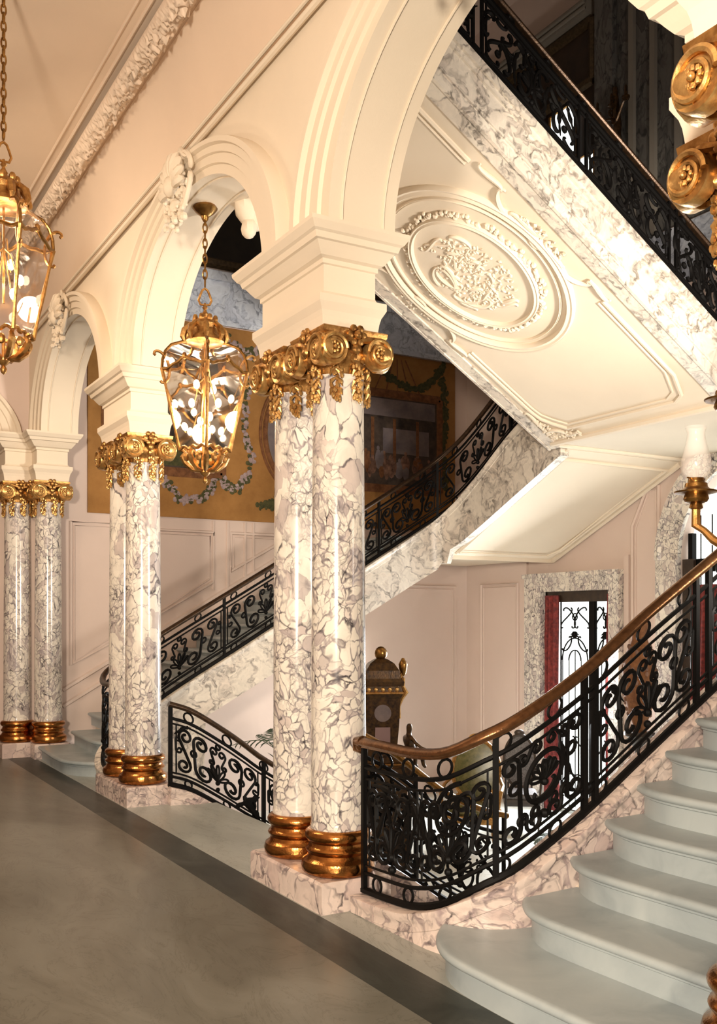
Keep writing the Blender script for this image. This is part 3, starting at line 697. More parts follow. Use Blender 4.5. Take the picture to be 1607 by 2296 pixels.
def balustrade(label, keys, posts, panels, ringstep=.34, hand=rail_m, hr=.034, vlo=(.115,.165), vhi=(.80,.73), dense=1, post_w=.011, newel=None, rr=1.0, shells=(), group='wrought-iron balustrades'):
    r = Rail(keys); p0 = r.at(0, 0); root = tag(empty('iron_balustrade', p0), label, 'balustrade', group); off = p0
    def line(v, rad, nm, m=iron, n=6, flat=1.0, step=.06):
        N_ = max(8, int(r.L/step)); M().tube([r.at(r.L*i/N_, v) for i in range(N_+1)], rad, n, flat=flat).obj(nm, m, root, off)
    # handrail with a moulded section
    N_ = max(10, int(r.L/.06)); fr = []
    for i in range(N_+1):
        q = r.L*i/N_; a = r.at(q-.01, 1); b = r.at(q+.01, 1); t = (b-a).normalized(); side = t.cross(V((0,0,1))).normalized(); up = side.cross(t)
        fr.append((r.at(q, 1)-V((0,0,hr)), side, up))
    hp = [(-.55,-.75),(.55,-.75),(.62,-.45),(1.0,-.30),(1.05,0),(.92,.35),(.55,.72),(0,.95),(-.55,.72),(-.92,.35),(-1.05,0),(-1.0,-.30),(-.62,-.45)]
    M().sweep([(a*hr, b*hr) for a, b in hp], fr).obj('handrail', hand, root, off, ang=60)
    line(.0, .017*rr, 'base_rail', n=6); line(vlo[0], .009*rr, 'lower_rail'); line(vlo[1], .006*rr, 'lower_rail'); line(vhi[0], .010*rr, 'upper_rail'); line(vhi[1], .006*rr, 'upper_rail')
    h = (keys[0][3]-keys[0][2])
    for q in posts:
        a = r.at(q, 0); b = r.at(q, .965); w_ = post_w
        t = r.at(q+.02, 0)-r.at(q-.02, 0); t.z = 0; t = t.normalized() if t.length else V((1,0,0)); s_ = V((-t.y, t.x, 0))
        M().hexa([a-t*w_-s_*w_, a+t*w_-s_*w_, a+t*w_+s_*w_, a-t*w_+s_*w_, b-t*w_-s_*w_, b+t*w_-s_*w_, b+t*w_+s_*w_, b-t*w_+s_*w_]).obj('post', iron, root, off, smooth=False)
    q = ringstep*.5
    while q < r.L-.05:
        for v0, v1 in ((.008, vlo[0]), (vhi[0], .925)):
            p = r.at(q, (v0+v1)/2); hh = (r.at(q, v1)-r.at(q, v0)).z/2*.92
            P = []
            for i in range(16):
                an = 2*math.pi*i/16; dq = hh*1.05*math.cos(an); P.append(r.at(q+dq, (v0+v1)/2)+V((0,0,hh*math.sin(an))))
            M().tube(P, .0065*rr, 5, closed=True).obj('ring', iron, root, off)
        q += ringstep
    for (qa, qb) in panels:
        W = qb-qa; za, zb = vlo[1], vhi[1]; Hm = (r.at((qa+qb)/2, zb)-r.at((qa+qb)/2, za)).z
        def mp(u, y): return r.at(qa+u, za+(zb-za)*y/Hm)
        for it in (motif_shell if (qa, qb) in shells else motif_lyre if dense == 2 else motif)(W, Hm, dense):
            if it[1] == 'ball': M().ball(mp(*it[2]), it[3], 7, 5).obj('boss', iron, root, off)
            else: M().tube([mp(u, y) for u, y in it[1]], it[2]*rr, 5, closed=it[3]).obj(it[0], iron, root, off)
        for qx in (qa+.018, qb-.018):   # slim inner uprights
            M().tube([r.at(qx, za), r.at(qx, zb)], .0055*rr, 4).obj('upright', iron, root, off)
    return r, root, off
def curb(r, bot, label_parent, off, m=marble_pink, half=.075, lip=.022, q0=0, q1=None, nm='curb'):
    q1 = r.L if q1 is None else q1; N_ = max(12, int((q1-q0)/.05)); rows = []
    for i in range(N_+1):
        q = lerp(q0, q1, i/N_); p = r.at(q, 0); t = r.at(q+.02, 0)-r.at(q-.02, 0); t.z = 0; t.normalize(); s_ = V((-t.y, t.x, 0))
        zt = p.z-.018; zb = bot(p); P = V((p.x, p.y, 0))
        sec = [(-half, zb), (-half, zt-.10), (-half-.008, zt-.095), (-half-.008, zt-.06), (-half-lip*.5, zt-.05), (-half-lip, zt-.03), (-half-lip, zt-.005), (-half-lip*.6, zt), (half+lip*.6, zt), (half+lip, zt-.005), (half+lip, zt-.03), (half+lip*.5, zt-.05), (half+.008, zt-.06), (half+.008, zt-.095), (half, zt-.10), (half, zb)]
        rows.append([P+s_*a+V((0,0,z)) for a, z in sec])
    k = M().grid(rows, closed_v=True); n = len(rows[0]); L = len(rows)-1
    k.f.append(tuple(range(n))); k.f.append(tuple(L*n+i for i in range(n)))
    return k.obj(nm, m, label_parent, off, ang=45)
def thing_curb(r, bot, label, m=marble_pink, **kw):
    p0 = r.at(0, 0); o = curb(r, bot, None, V((p0.x, p0.y, max(bot(p0), 0))), m, **kw); o.name = 'stair_curb'; tag(o, label, 'stair curb'); return o
# right flight, nearest to the camera
K = [(2.745,4.655,.115,.957),(2.745,4.40,.126,.957),(2.75,4.147,.15,.956),(2.765,3.90,.225,.985),(2.85,3.73,.335,1.07),(3.02,3.65,.43,1.165),(3.42,3.64,.645,1.378),(3.865,3.64,.92,1.67),(4.375,3.64,1.235,1.977),(5.2,3.64,1.74,2.48),(6.0,3.64,2.23,2.97),(6.75,3.64,2.69,3.43)]
r = Rail(K); sx = lambda X: r.s_at(lambda p: p[1] < 4 and p[0] >= X)
q1 = sx(2.895); q2 = sx(3.405); q3 = sx(3.49); q4 = sx(4.22); q5 = sx(4.30); q6 = sx(5.1); q7 = sx(5.16); q8 = sx(6.0)
rb, rr_, ro_ = balustrade('large black scrollwork balustrade with bronze handrail climbing the right foreground stair', K, [.012, q1, q2, q3, q4, q5, q6, q7, q8], [(.05, .55), (.55, q1-.02), (q1+.03, q2-.02), (q3+.02, q4-.02), (q5+.02, q6-.02), (q7+.02, q8-.02)], shells=[(q1+.03, q2-.02)], ringstep=.30, hr=.033, post_w=.0135, rr=1.2, dense=2)
M().ball(rb.at(0, .955)+V((0,.03,-.01)), (.03,.035,.04), 10, 8).tube([rb.at(0,1)+V((0,0,-.03)), rb.at(0,1)+V((0,.05,-.035)), rb.at(0,1)+V((0,.055,-.075)), rb.at(0,1)+V((0,.02,-.085))], [.036,.036,.03,.012], 10).obj('handrail_scroll', rail_m, rr_, ro_)
for a in ((.05,.20,.26,.68,.020), (.30,.22,.46,.62,.018), (.10,.70,.42,.62,.018), (.45,.72,.66,.34,.024), (.52,.62,.74,.22,.018), (q2-.16,.70,q2-.06,.28,.020), (q3+.1,.7,q3+.2,.5,.016)):
    leaf(rb, a[0], a[1], a[2], a[3], a[4], 'acanthus_leaf', rr_, ro_)
P = [(.17*(1-.86*t)*math.cos(2*math.pi*1.9*t+1.2), .17*(1-.86*t)*math.sin(2*math.pi*1.9*t+1.2)) for t in [i/50 for i in range(51)]]
M().tube([rb.at(.80+u*.75, .56)+V((0,0,v*.8)) for u, v in P], .0125, 6).obj('spiral', iron, rr_, ro_)
thing_curb(rb, lambda p: ZV if p.x > 2.96 else 0.0, 'moulded pink marble curb carrying the right foreground balustrade', half=.07)
# left flight
K = [(2.75,9.22,.12,.99),(2.75,9.55,.13,.99),(2.76,9.83,.16,1.00),(2.83,10.02,.28,1.08),(3.0,10.10,.44,1.19),(3.56,10.12,.826,1.53),(4.4,10.12,1.32,2.02),(5.2,10.12,1.797,2.49),(6.0,10.12,2.27,2.97),(6.7,10.12,2.685,3.40),(7.02,10.04,2.90,3.64),(7.16,9.82,3.07,3.83),(7.2,9.4,3.35,4.10),(7.2,8.7,3.80,4.53),(7.2,7.96,4.10,4.80)]
r = Rail(K); sx = lambda X: r.s_at(lambda p: p[0] >= X)
ps = [sx(3.12), sx(4.15), sx(5.15), sx(6.15), sx(7.0), r.L-.9, r.L-.02]
lb, lr_, lo_ = balustrade('dark iron balustrade of the far flight, seen between and beyond the columns', K, [.02]+ps, [(.05, ps[0]-.02)]+[(a+.02, b-.02) for a, b in zip(ps[:-1], ps[1:])], ringstep=.42, hr=.03, hand=rail_dark, vlo=(.11,.16), vhi=(.82,.75), rr=1.4, dense=2, post_w=.014)
def lbot(p):
    if p.x < 3.9 and p.y > 8.5: return ZV if p.x > 2.96 else 0.0
    if p.x < 7.0 and p.y > 10.05: return 1.707+.55*(p.x-6.06)
    return min(2.30+.0, 3.42) if p.y > 9.95 else 2.42+(10.1-p.y)/2.18*1.0-.04
cb = thing_curb(lb, lbot, 'long veined marble string of the far flight, bending up towards the landing', marble_string, half=.06)
# flights down to the entrance
K1 = [(2.86,8.16,.18,.90),(3.067,8.16,.109,.827),(3.36,8.16,-.067,.647),(3.575,8.16,-.21,.495),(3.751,8.16,-.316,.362),(4.1,8.16,-.52,.16),(4.5,8.16,-.70,-.02)]
K2 = [(2.98,5.66,.12,.95),(3.2,5.66,.09,.91),(3.54,5.66,-.05,.743),(3.99,5.66,-.36,.42),(4.3,5.66,-.53,.27),(4.56,5.66,-.60,.19)]
d1, a1, o1 = balustrade('short curving iron balustrade descending beside the second column pair', K1, [.015, .90, 1.6], [(.05, .86), (.94, 1.58)], ringstep=.36, hr=.028, hand=rail_dark, vlo=(.10,.15), vhi=(.80,.74), rr=1.4, dense=2, post_w=.016)
for a in ((.62,.10,.86,.42,.035), (.70,.30,.88,.08,.035), (.05,.62,.2,.75,.018)): leaf(d1, *a, 'acanthus_leaf', a1, o1)
d2, a2, o2 = balustrade('dark iron balustrade descending behind the foreground railing towards the entrance', K2, [.015, .78, 1.55], [(.05, .74), (.80, 1.52)], ringstep=.36, hr=.026, hand=brass_dark, vlo=(.10,.15), vhi=(.80,.74), rr=1.4)
for a in ((.30,.15,.6,.72,.035), (.10,.2,.35,.7,.035), (.5,.1,.7,.6,.03)): leaf(d2, *a, 'acanthus_leaf', a2, o2)
thing_curb(d1, lambda p: ZV, 'marble curb under the short descending balustrade by the second columns', marble_pink, half=.05)
thing_curb(d2, lambda p: ZV, 'marble curb of the entrance steps behind the nearest columns', marble_pink, half=.05)
es = tag(empty('entrance_steps', (3.26, 6.9, ZV)), 'pale marble steps descending between the columns to the entrance', 'steps')
for i in range(6):
    M().box(3.26+.28*i, 3.26+.28*(i+1)+.03, 5.74, 8.08, ZV, -.163*(i+1)+.0).obj('step', floor_pale, es, es.location, smooth=False)
# upper flight railing
K = [(6.9,5.62,zu(6.9)+.47,zu(6.9)+1.12)]+[(x,5.62,zu(x)+.47,zu(x)+1.12) for x in (6.3,5.6,4.9,4.2,3.5,3.05)]
ub, ur_, uo_ = balustrade('black iron railing of the upper flight crossing the top right', K, [.02, .62, .70, 1.6, 1.68, 2.6, 2.68, 3.6, 3.9], [(.05,.60), (.72,1.58), (1.70,2.58), (2.70,3.58)], ringstep=.36, hr=.028, hand=rail_dark, vlo=(.10,.16), vhi=(.84,.77), rr=1.9)
for i in range(26):
    q = .12+i*.145; leaf(ub, q, .22+.1*(i % 3), q+random.uniform(-.1,.12), .62+.05*(i % 2), .020, 'acanthus_leaf', ur_, uo_)
K = [(x,7.96,zu(x)+.47,zu(x)+1.12) for x in (6.9,5.6,4.2,3.05)]
balustrade('far railing of the upper flight, mostly hidden behind its marble string', K, [.02,1,2,3,3.9], [(.05,.95),(1.02,1.98),(2.02,2.98)], ringstep=.5, hr=.03, hand=brass_dark, vlo=(.10,.16), vhi=(.84,.77), rr=1.6, dense=0)
# ================================================================== WALL TRIM
def frame_on(fn, pts, r, nm, m, parent, closed=True): return M().tube([fn(*p) for p in pts], r, 6, closed=closed).obj(nm, m, parent)
wl_fn = lambda x, z: V((x, YL-.004, z)); wb_fn = lambda y, z: V((XB-.004, y, z))
def panel(fn, pts, parent, m=plaster_pink):
    cx = sum(p[0] for p in pts)/len(pts); cz = sum(p[1] for p in pts)/len(pts)
    for d, r in ((0, .026), (.045, .012)):
        q = []
        for x, z in pts: q.append((x-math.copysign(min(d, abs(x-cx)), x-cx), z-math.copysign(min(d, abs(z-cz)), z-cz)))
        frame_on(fn, q, r, 'panel_moulding', m, parent)
panel(wb_fn, [(8.70,-.5),(8.70,2.75),(8.50,3.12),(8.40,3.2),(8.28,3.2),(8.28,-.5)], wb)
panel(wb_fn, [(11.72,-.45),(11.72,2.12),(10.88,2.12),(10.88,-.45)], wb)
panel(wl_fn, [(6.4,-.45),(6.4,1.75),(7.2,2.1),(8.75,2.1),(8.75,-.45)], wl); panel(wl_fn, [(3.0,1.05),(3.0,2.8),(3.55,2.8),(3.55,1.35)], wl)
panel(wl_fn, [(3.9,1.55),(3.9,2.75),(4.85,2.75),(4.85,2.1)], wl); panel(wl_fn, [(5.1,2.25),(5.1,2.75),(5.9,2.75),(5.9,2.7)], wl)
for x in (4.85, 5.05, 5.3, 5.42): frame_on(wl_fn, [(x, 2.0), (x, 2.9)], .022, 'panel_moulding', plaster_pink, wl, False)
for pts in ([(2.9,.55),(7.0,2.95)], [(2.9,.75),(7.0,3.15)]): frame_on(wl_fn, pts, 0.03, 'stair_skirting', plaster_pink, wl, False)
M().box(XB-.05, XB, 10.64, YL, ZV, ZV+.22).obj('baseboard', plaster_pink, wb, smooth=False)
M().box(6.0, XB, YL-.05, YL, ZV, ZV+.22).obj('baseboard', plaster_pink, wl, smooth=False)
for y0, y1 in ((8.74, 8.82), (10.66, 10.80)): M().box(XB-.035, XB, y0, y1, ZV, 2.4).obj('wall_strip', plaster_pink, wb, smooth=False)
# marble frieze and picture zone of the upper hall
tr = struct(M().box(2.95, XB, YL-.07, YL, 5.50, 6.10).obj('trim_1', marble_bluelit, smooth=False))
M().box(2.95, XB, YL-.12, YL-.07, 6.04, 6.16).obj('frieze_moulding', marble_bluelit, tr, smooth=False); M().box(2.95, XB, YL-.10, YL-.07, 5.46, 5.53).obj('frieze_moulding', marble_bluelit, tr, smooth=False)
tr = struct(M().box(XB-.07, XB, 1.2, YL-.13, 5.50, 6.16).obj('trim_2', marble_bluelit, smooth=False))
def picture(name, label, box, m, frame_m, horiz, off):
    c = empty(name, off); tag(c, label, 'painting'); x0, x1, y0, y1, z0, z1 = box
    M().box(*box).obj('canvas', m, c, off, smooth=False)
    if horiz: P = [(x0,y0,z0),(x1,y0,z0),(x1,y0,z1),(x0,y0,z1)]
    else: P = [(x0,y0,z0),(x0,y1,z0),(x0,y1,z1),(x0,y0,z1)]
    for a, b in zip(P, P[1:]+P[:1]): M().tube([a, b], .07, 6).obj('frame_rail', frame_m, c, off)
    return c
dark_frame = mat('dull_gilt_frame', gilt_f((.05,.03,.012), (.10,.065,.03)), rough=.6, metal=.3)
picture('wall_painting', 'very dark landscape painting high on the far wall above bluish-lit marble', (3.1, 8.7, YL-.03, YL-.002, 6.28, 9.9), paint_dark, dark_frame, True, (5.9, YL-.03, 6.28))
picture('wall_painting', 'dark brown painting behind the upper railing at top right', (XB-.03, XB-.002, 9.34, 11.9, 8.52, 9.30), paint_brown, dark_frame, False, (XB-.03, 10.6, 8.52))
tr = struct(M().box(XB-.16, XB, 9.36, YL-.02, 9.36, 9.56).obj('trim_3', mat('grey_cornice', base=(.26,.235,.20), rough=.6), smooth=False))
for z in (9.42, 9.5): M().tube([(XB-.17, 9.36, z), (XB-.17, YL-.02, z)], .025, 6).obj('cornice_bead', bpy.data.materials['grey_cornice'], tr)
brown_hang = tag(M().box(XB-.04, XB-.005, 9.32, 12.0, 6.2, 8.46).obj('brown_hanging', paint_brown, off=(XB, 10.6, 6.2), smooth=False), 'dark brown wall hanging behind the upper railing', 'hanging')
pil = struct(M().box(XB-.10, XB, 8.95, 9.26, 6.2, 10.3).obj('trim_4', marble_dark, smooth=False))
for y0, y1 in ((8.62, 8.70), (8.28, 8.36), (7.9, 7.98)): M().box(XB-.08, XB, y0, y1, 6.2, 10.3).obj('pilaster_strip', bpy.data.materials['grey_cornice'], pil, smooth=False)
M().box(XB-.03, XB, 5.0, 8.95, 6.2, 10.3).obj('marble_facing', marble_dark, pil, smooth=False)
wn = empty('window_1', (XB-.06, 9.7, 6.6)); struct(wn)
for y0, y1, z1 in ((9.62, 10.12, 8.36), (9.28, 9.57, 7.58)):
    M().box(XB-.075, XB-.045, y0, y1, 6.6, z1).obj('pane', daylight, wn, wn.location, smooth=False)
    M().tube([(XB-.08,y0,6.6),(XB-.08,y0,z1),(XB-.08,y1,z1),(XB-.08,y1,6.6)], .022, 6).obj('window_frame', brass_dark, wn, wn.location)
# dim wall candelabrum between the dark marble strips
wc = tag(empty('wall_candelabrum', (XB-.1, 8.84, 7.6)), 'dark bronze candelabrum on the upper marble wall, top right', 'wall light'); WO = wc.location
M().tube([(XB-.1,8.84,7.45),(XB-.13,8.84,7.7),(XB-.16,8.84,8.15)], [.02,.06,.03], 8).obj('backplate', boulle, wc, WO)
for sg in (-1, 0, 1):
    P = scroll2((0, 0), (.24*sg if sg else .05, .18), 'S', 1, 20); M().tube([(XB-.18-.02*abs(sg), 8.84+u, 7.7+v) for u, v in P], .018, 6).obj('arm', boulle, wc, WO)
    M().lathe([(.01,0),(.05,.02),(.05,.04),(.02,.05),(.018,.16),(.001,.19)], (XB-.22, 8.84+(.24*sg), 7.88), 10).obj('candle_cup', boulle, wc, WO)
# ================================================================== DOORS
dr = struct(empty('door_1', (XB, 9.65, ZV))); DO = dr.location
for a in ((8.84, 9.02, ZV, 2.19), (10.30, 10.63, ZV, 2.19), (9.02, 10.30, 1.98, 2.19)):
    M().box(XB-.10, XB+.02, a[0], a[1], a[2], a[3]).obj('marble_surround', marble_col, dr, DO, smooth=False)
for a in ((8.82, 10.65, 2.17, 2.23), ): M().box(XB-.13, XB, a[0], a[1], a[2], a[3]).obj('surround_cornice', marble_col, dr, DO, smooth=False)
M().box(XB+.02, XB+.06, 9.02, 10.30, 1.84, 1.98).obj('head_rail', wood_dark, dr, DO, smooth=False)
M().box(XB+.03, XB+.07, 9.395, 9.485, ZV, 1.84).obj('mullion', iron, dr, DO, smooth=False)
for y0, y1 in ((9.02, 9.395), (9.485, 10.30)):
    M().box(XB+.08, XB+.09, y0, y1, ZV+.05, 1.88).obj('pane', daylight, dr, DO, smooth=False)
    y0, y1 = max(y0, 9.0), min(y1, 10.06); GX = XB+.05
    g_ = M().tube([(GX,y0+.015,ZV+.06),(GX,y0+.015,1.84),(GX,y1-.015,1.84),(GX,y1-.015,ZV+.06)], .012, 5, closed=True).obj('grille_frame', iron, dr, DO)
    n = 6; W = y1-y0; cy = (y0+y1)/2; f_ = W/.54
    for q in (-.42, -.20, 0, .20, .42): M().tube([(GX, cy+W*q, ZV+.1), (GX, cy+W*q, 1.06+(.14 if q == 0 else 0))], .009, 4).obj('bar', iron, g_, DO)
    for A, B, kd, sd in (((-.20,1.72),(-.05,1.52),'C',-1),((.20,1.72),(.05,1.52),'C',1),((-.07,1.76),(-.22,1.50),'S',1),((.07,1.76),(.22,1.50),'S',-1),((-.22,1.22),(-.10,1.36),'C',1),((.22,1.22),(.10,1.36),'C',-1),((-.2,-.2),(-.04,.05),'S',1),((.2,-.2),(.04,.05),'S',-1),((-.2,-.75),(-.03,-.5),'C',-1),((.2,-.75),(.03,-.5),'C',1)):
        M().tube([(GX-.004, cy+u*f_, v) for u, v in scroll2((A[0],A[1]), (B[0],B[1]), kd, sd, 26)], .011, 5).obj('grille_scroll', iron, g_, DO)
    M().tube([(GX-.004, cy+.045*math.cos(math.pi*i/8), 1.64+.045*math.sin(math.pi*i/8)) for i in range(16)], .009, 5, closed=True).obj('grille_ring', iron, g_, DO)
    for q, hq in ((.20, .14), (.42, .30)): M().tube([(GX-.004, cy+W*q*math.cos(math.pi*i/16), 1.06+hq*math.sin(math.pi*i/16)) for i in range(17)], .010, 5).obj('grille_arch', iron, g_, DO)
    k = M()
    for i in range(-3, 4): k.tube([(GX-.006, cy, 1.36), (GX-.01, cy+.05*math.sin(i*.6), 1.40+.05*math.cos(i*.6)), (GX-.006, cy+.09*math.sin(i*.6), 1.38+.06*math.cos(i*.6))], [.006,.014,.004], 5)
    k.obj('grille_leaf', iron, g_, DO)
def curtain(label, y0, y1, z0, z1, x, waves):
    k = M(); rows = []
    for i in range(31):
        t = i/30; y = lerp(y0, y1, t); rows.append([(x+.028*math.sin(t*waves*6.28)+.01*math.sin(t*31+z), y+.012*math.sin(z*2.3), z) for z in [lerp(z1, z0, j/10) for j in range(11)]])
    k.grid(rows); k.grid([[(p[0]+.012, p[1], p[2]) for p in r_] for r_ in rows])
    return tag(k.obj('curtain', velvet, off=(x, (y0+y1)/2, z0), ang=180), label, 'curtain', 'red damask curtains')
curtain('red damask curtain at the left of the glazed grille door', 10.03, 10.30, ZV+.01, 1.93, XB-.03, 3.5)
curtain('narrow red damask curtain at the right of the glazed grille door', 9.02, 9.13, ZV+.01, 1.93, XB-.03, 1.5)
d2o = struct(empty('door_2', (XB, YC, ZV))); DO = d2o.location
fr = []
for i in range(33):
    t = math.pi*i/32; fr.append((V((XB, YC-1.1*math.cos(t), AZ+1.1*math.sin(t))), V((0, -math.cos(t), math.sin(t))), V((-1,0,0))))
M().sweep([(0,0),(0,.06),(.08,.06),(.10,.09),(.22,.09),(.25,.12),(.30,.12),(.31,0)], fr).obj('marble_archivolt', marble_col, d2o, DO)
for sg in (-1, 1):
    a = YC+sg*1.10; b = YC+sg*1.41; M().box(XB-.09, XB, min(a,b), max(a,b), ZV, AZ).obj('marble_jamb', marble_col, d2o, DO, smooth=False)
    a = YC+sg*1.04; b = YC+sg*.98; M().box(XB+.05, XB+.12, min(a,b), max(a,b), ZV, AZ+.3).obj('stile', iron, d2o, DO, smooth=False)
    for j in range(5): M().tube([(XB+.09, YC+sg*(.25+.16*j), ZV), (XB+.09, YC+sg*(.25+.16*j), AZ+.5)], .010, 4).obj('bar', iron, d2o, DO)
M().box(XB+.05, XB+.13, YC-1.1, YC+1.1, AZ-.15, AZ).obj('transom', iron, d2o, DO, smooth=False)
M().box(XB+.16, XB+.18, YC-1.1, YC+1.1, ZV+.02, AZ+1.1).obj('pane', daylight, d2o, DO, smooth=False)
curtain('red damask curtain inside the marble arch at the right edge', YC+.55, YC+.92, ZV+.01, 2.0, XB-.03, 3)
wd = M().box(XB+.0, XB+.04, YC+.92, YC+1.08, ZV, AZ).obj('dark_panel', wood_dark, d2o, DO, smooth=False)
# ================================================================== TAPESTRY
tp = tag(empty('wall_tapestry', (5.9, YL-.03, 2.92)), 'huge ochre tapestry with framed scenes and flower garlands on far wall', 'tapestry'); TO = tp.location
M().box(3.2, 8.73, YL-.03, YL-.004, 2.92, 5.46).obj('field', tap_field, tp, TO, smooth=False)
def tq(x0, x1, z0, z1, nm, m, d=.002, parent=None): return M().box(x0, x1, YL-.03-d, YL-.03, z0, z1).obj(nm, m, parent or tp, TO, smooth=False)
def tframe(x0, x1, z0, z1, wd, parent):
    for i, (a, b) in enumerate((((x0,z0),(x1,z0)), ((x1,z0),(x1,z1)), ((x1,z1),(x0,z1)), ((x0,z1),(x0,z0)))):
        M().tube([(a[0], YL-.032, a[1]), (b[0], YL-.032, b[1])], wd, 6, flat=.25 if False else .3).obj('woven_frame', tap_brown, parent, TO)
p1 = tq(3.45, 4.93, 3.55, 5.25, 'woven_scene', tap_pic); tframe(3.42, 4.96, 3.50, 5.28, .06, p1)
tq(3.5, 4.9, 3.58, 3.95, 'woven_foliage', tap_green, .004, p1)
p2 = tq(6.95, 8.40, 3.55, 4.84, 'woven_scene', tap_pic); tframe(6.9, 8.45, 3.50, 4.88, .06, p2)
tq(7.0, 8.36, 4.55, 4.80, 'woven_sky', tap_sky, .004, p2); tq(7.45, 8.25, 4.02, 4.38, 'woven_window', tap_sky, .004, p2)
random.seed(5)
for i in range(26):
    x = random.uniform(7.05, 8.3); h = random.uniform(.16,.3); z = 3.62+random.uniform(0,.16); wd_ = random.uniform(.04,.085)
    k = M().ball((x, YL-.036, z+h*.5), (wd_, .004, h*.5), 8, 6).ball((x+random.uniform(-.02,.02), YL-.036, z+h*1.06), (.026,.004,.032), 6, 5); k.obj('woven_figure', random.choice([tap_figure, tap_figure, tap_brown, tap_sky]), p2, TO)
for x0 in (7.25, 7.62, 8.02): tq(x0, x0+.05, 3.9, 4.52, 'woven_pillar', tap_brown, .006, p2)
for i in range(5): M().tube([(7.55+.07*i, YL-.034, 5.40), (7.3+.2*i, YL-.034, 4.9)], .01, 4, flat=.4).obj('woven_cord', tap_brown, tp, TO)
k = M(); n = 40
k.add([(6.30+.68*math.cos(6.2832*i/n), YL-.035, 4.13+.78*math.sin(6.2832*i/n)) for i in range(n)]+[(6.3, YL-.035, 4.13)], [(i, (i+1) % n, n) for i in range(n)])
mo = k.obj('woven_medallion', tap_sky, tp, TO)
for rr2, th in ((.72, .035), (.79, .022)): M().tube([(6.30+rr2*math.cos(6.2832*i/n), YL-.034, 4.13+(rr2+.1)*math.sin(6.2832*i/n)) for i in range(n)], th, 6, closed=True, flat=.8).obj('woven_frame', tap_brown, mo, TO)
def garland(nm, keys, wd_, seedv, m1, m2, dens=70):
    random.seed(seedv); P = catmull(keys, 14); a = M(); b = M()
    for i in range(int(dens*len(keys))):
        x, z = random.choice(P); k_ = a if random.random() < .55 else b
        k_.ball((x+random.gauss(0, wd_*.45), YL-.036, z+random.gauss(0, wd_*.45)), (random.uniform(.018,.042), .008, random.uniform(.018,.042)), 6, 4)
    tag(a.obj(nm, m1, tp, TO), kind='stuff'); tag(b.obj(nm, m2, tp, TO), kind='stuff')
garland('woven_garland', [(5.45,5.0),(5.32,4.6),(5.30,4.1),(5.38,3.7),(5.2,3.36),(4.98,3.42),(4.93,3.85)], .055, 1, tap_flower, tap_green, 34)
garland('woven_garland', [(4.9,3.5),(4.75,3.25),(4.45,3.15),(4.2,3.34),(4.0,3.42),(3.7,3.3)], .06, 2, tap_flower, tap_green, 34)
garland('woven_garland', [(5.0,5.3),(5.3,5.15),(5.55,5.25)], .08, 6, tap_flower, tap_green, 30)
garland('woven_garland', [(5.55,3.15),(5.75,3.2)], .08, 9, tap_green, tap_green, 24)
garland('woven_foliage', [(7.2,5.38),(7.6,5.1),(8.0,5.0),(8.3,5.15),(8.5,5.4)], .05, 3, tap_green, tap_green, 50)
garland('woven_foliage', [(8.5,5.2),(8.55,4.6),(8.5,4.1),(8.55,3.6)], .05, 4, tap_green, tap_green, 50)
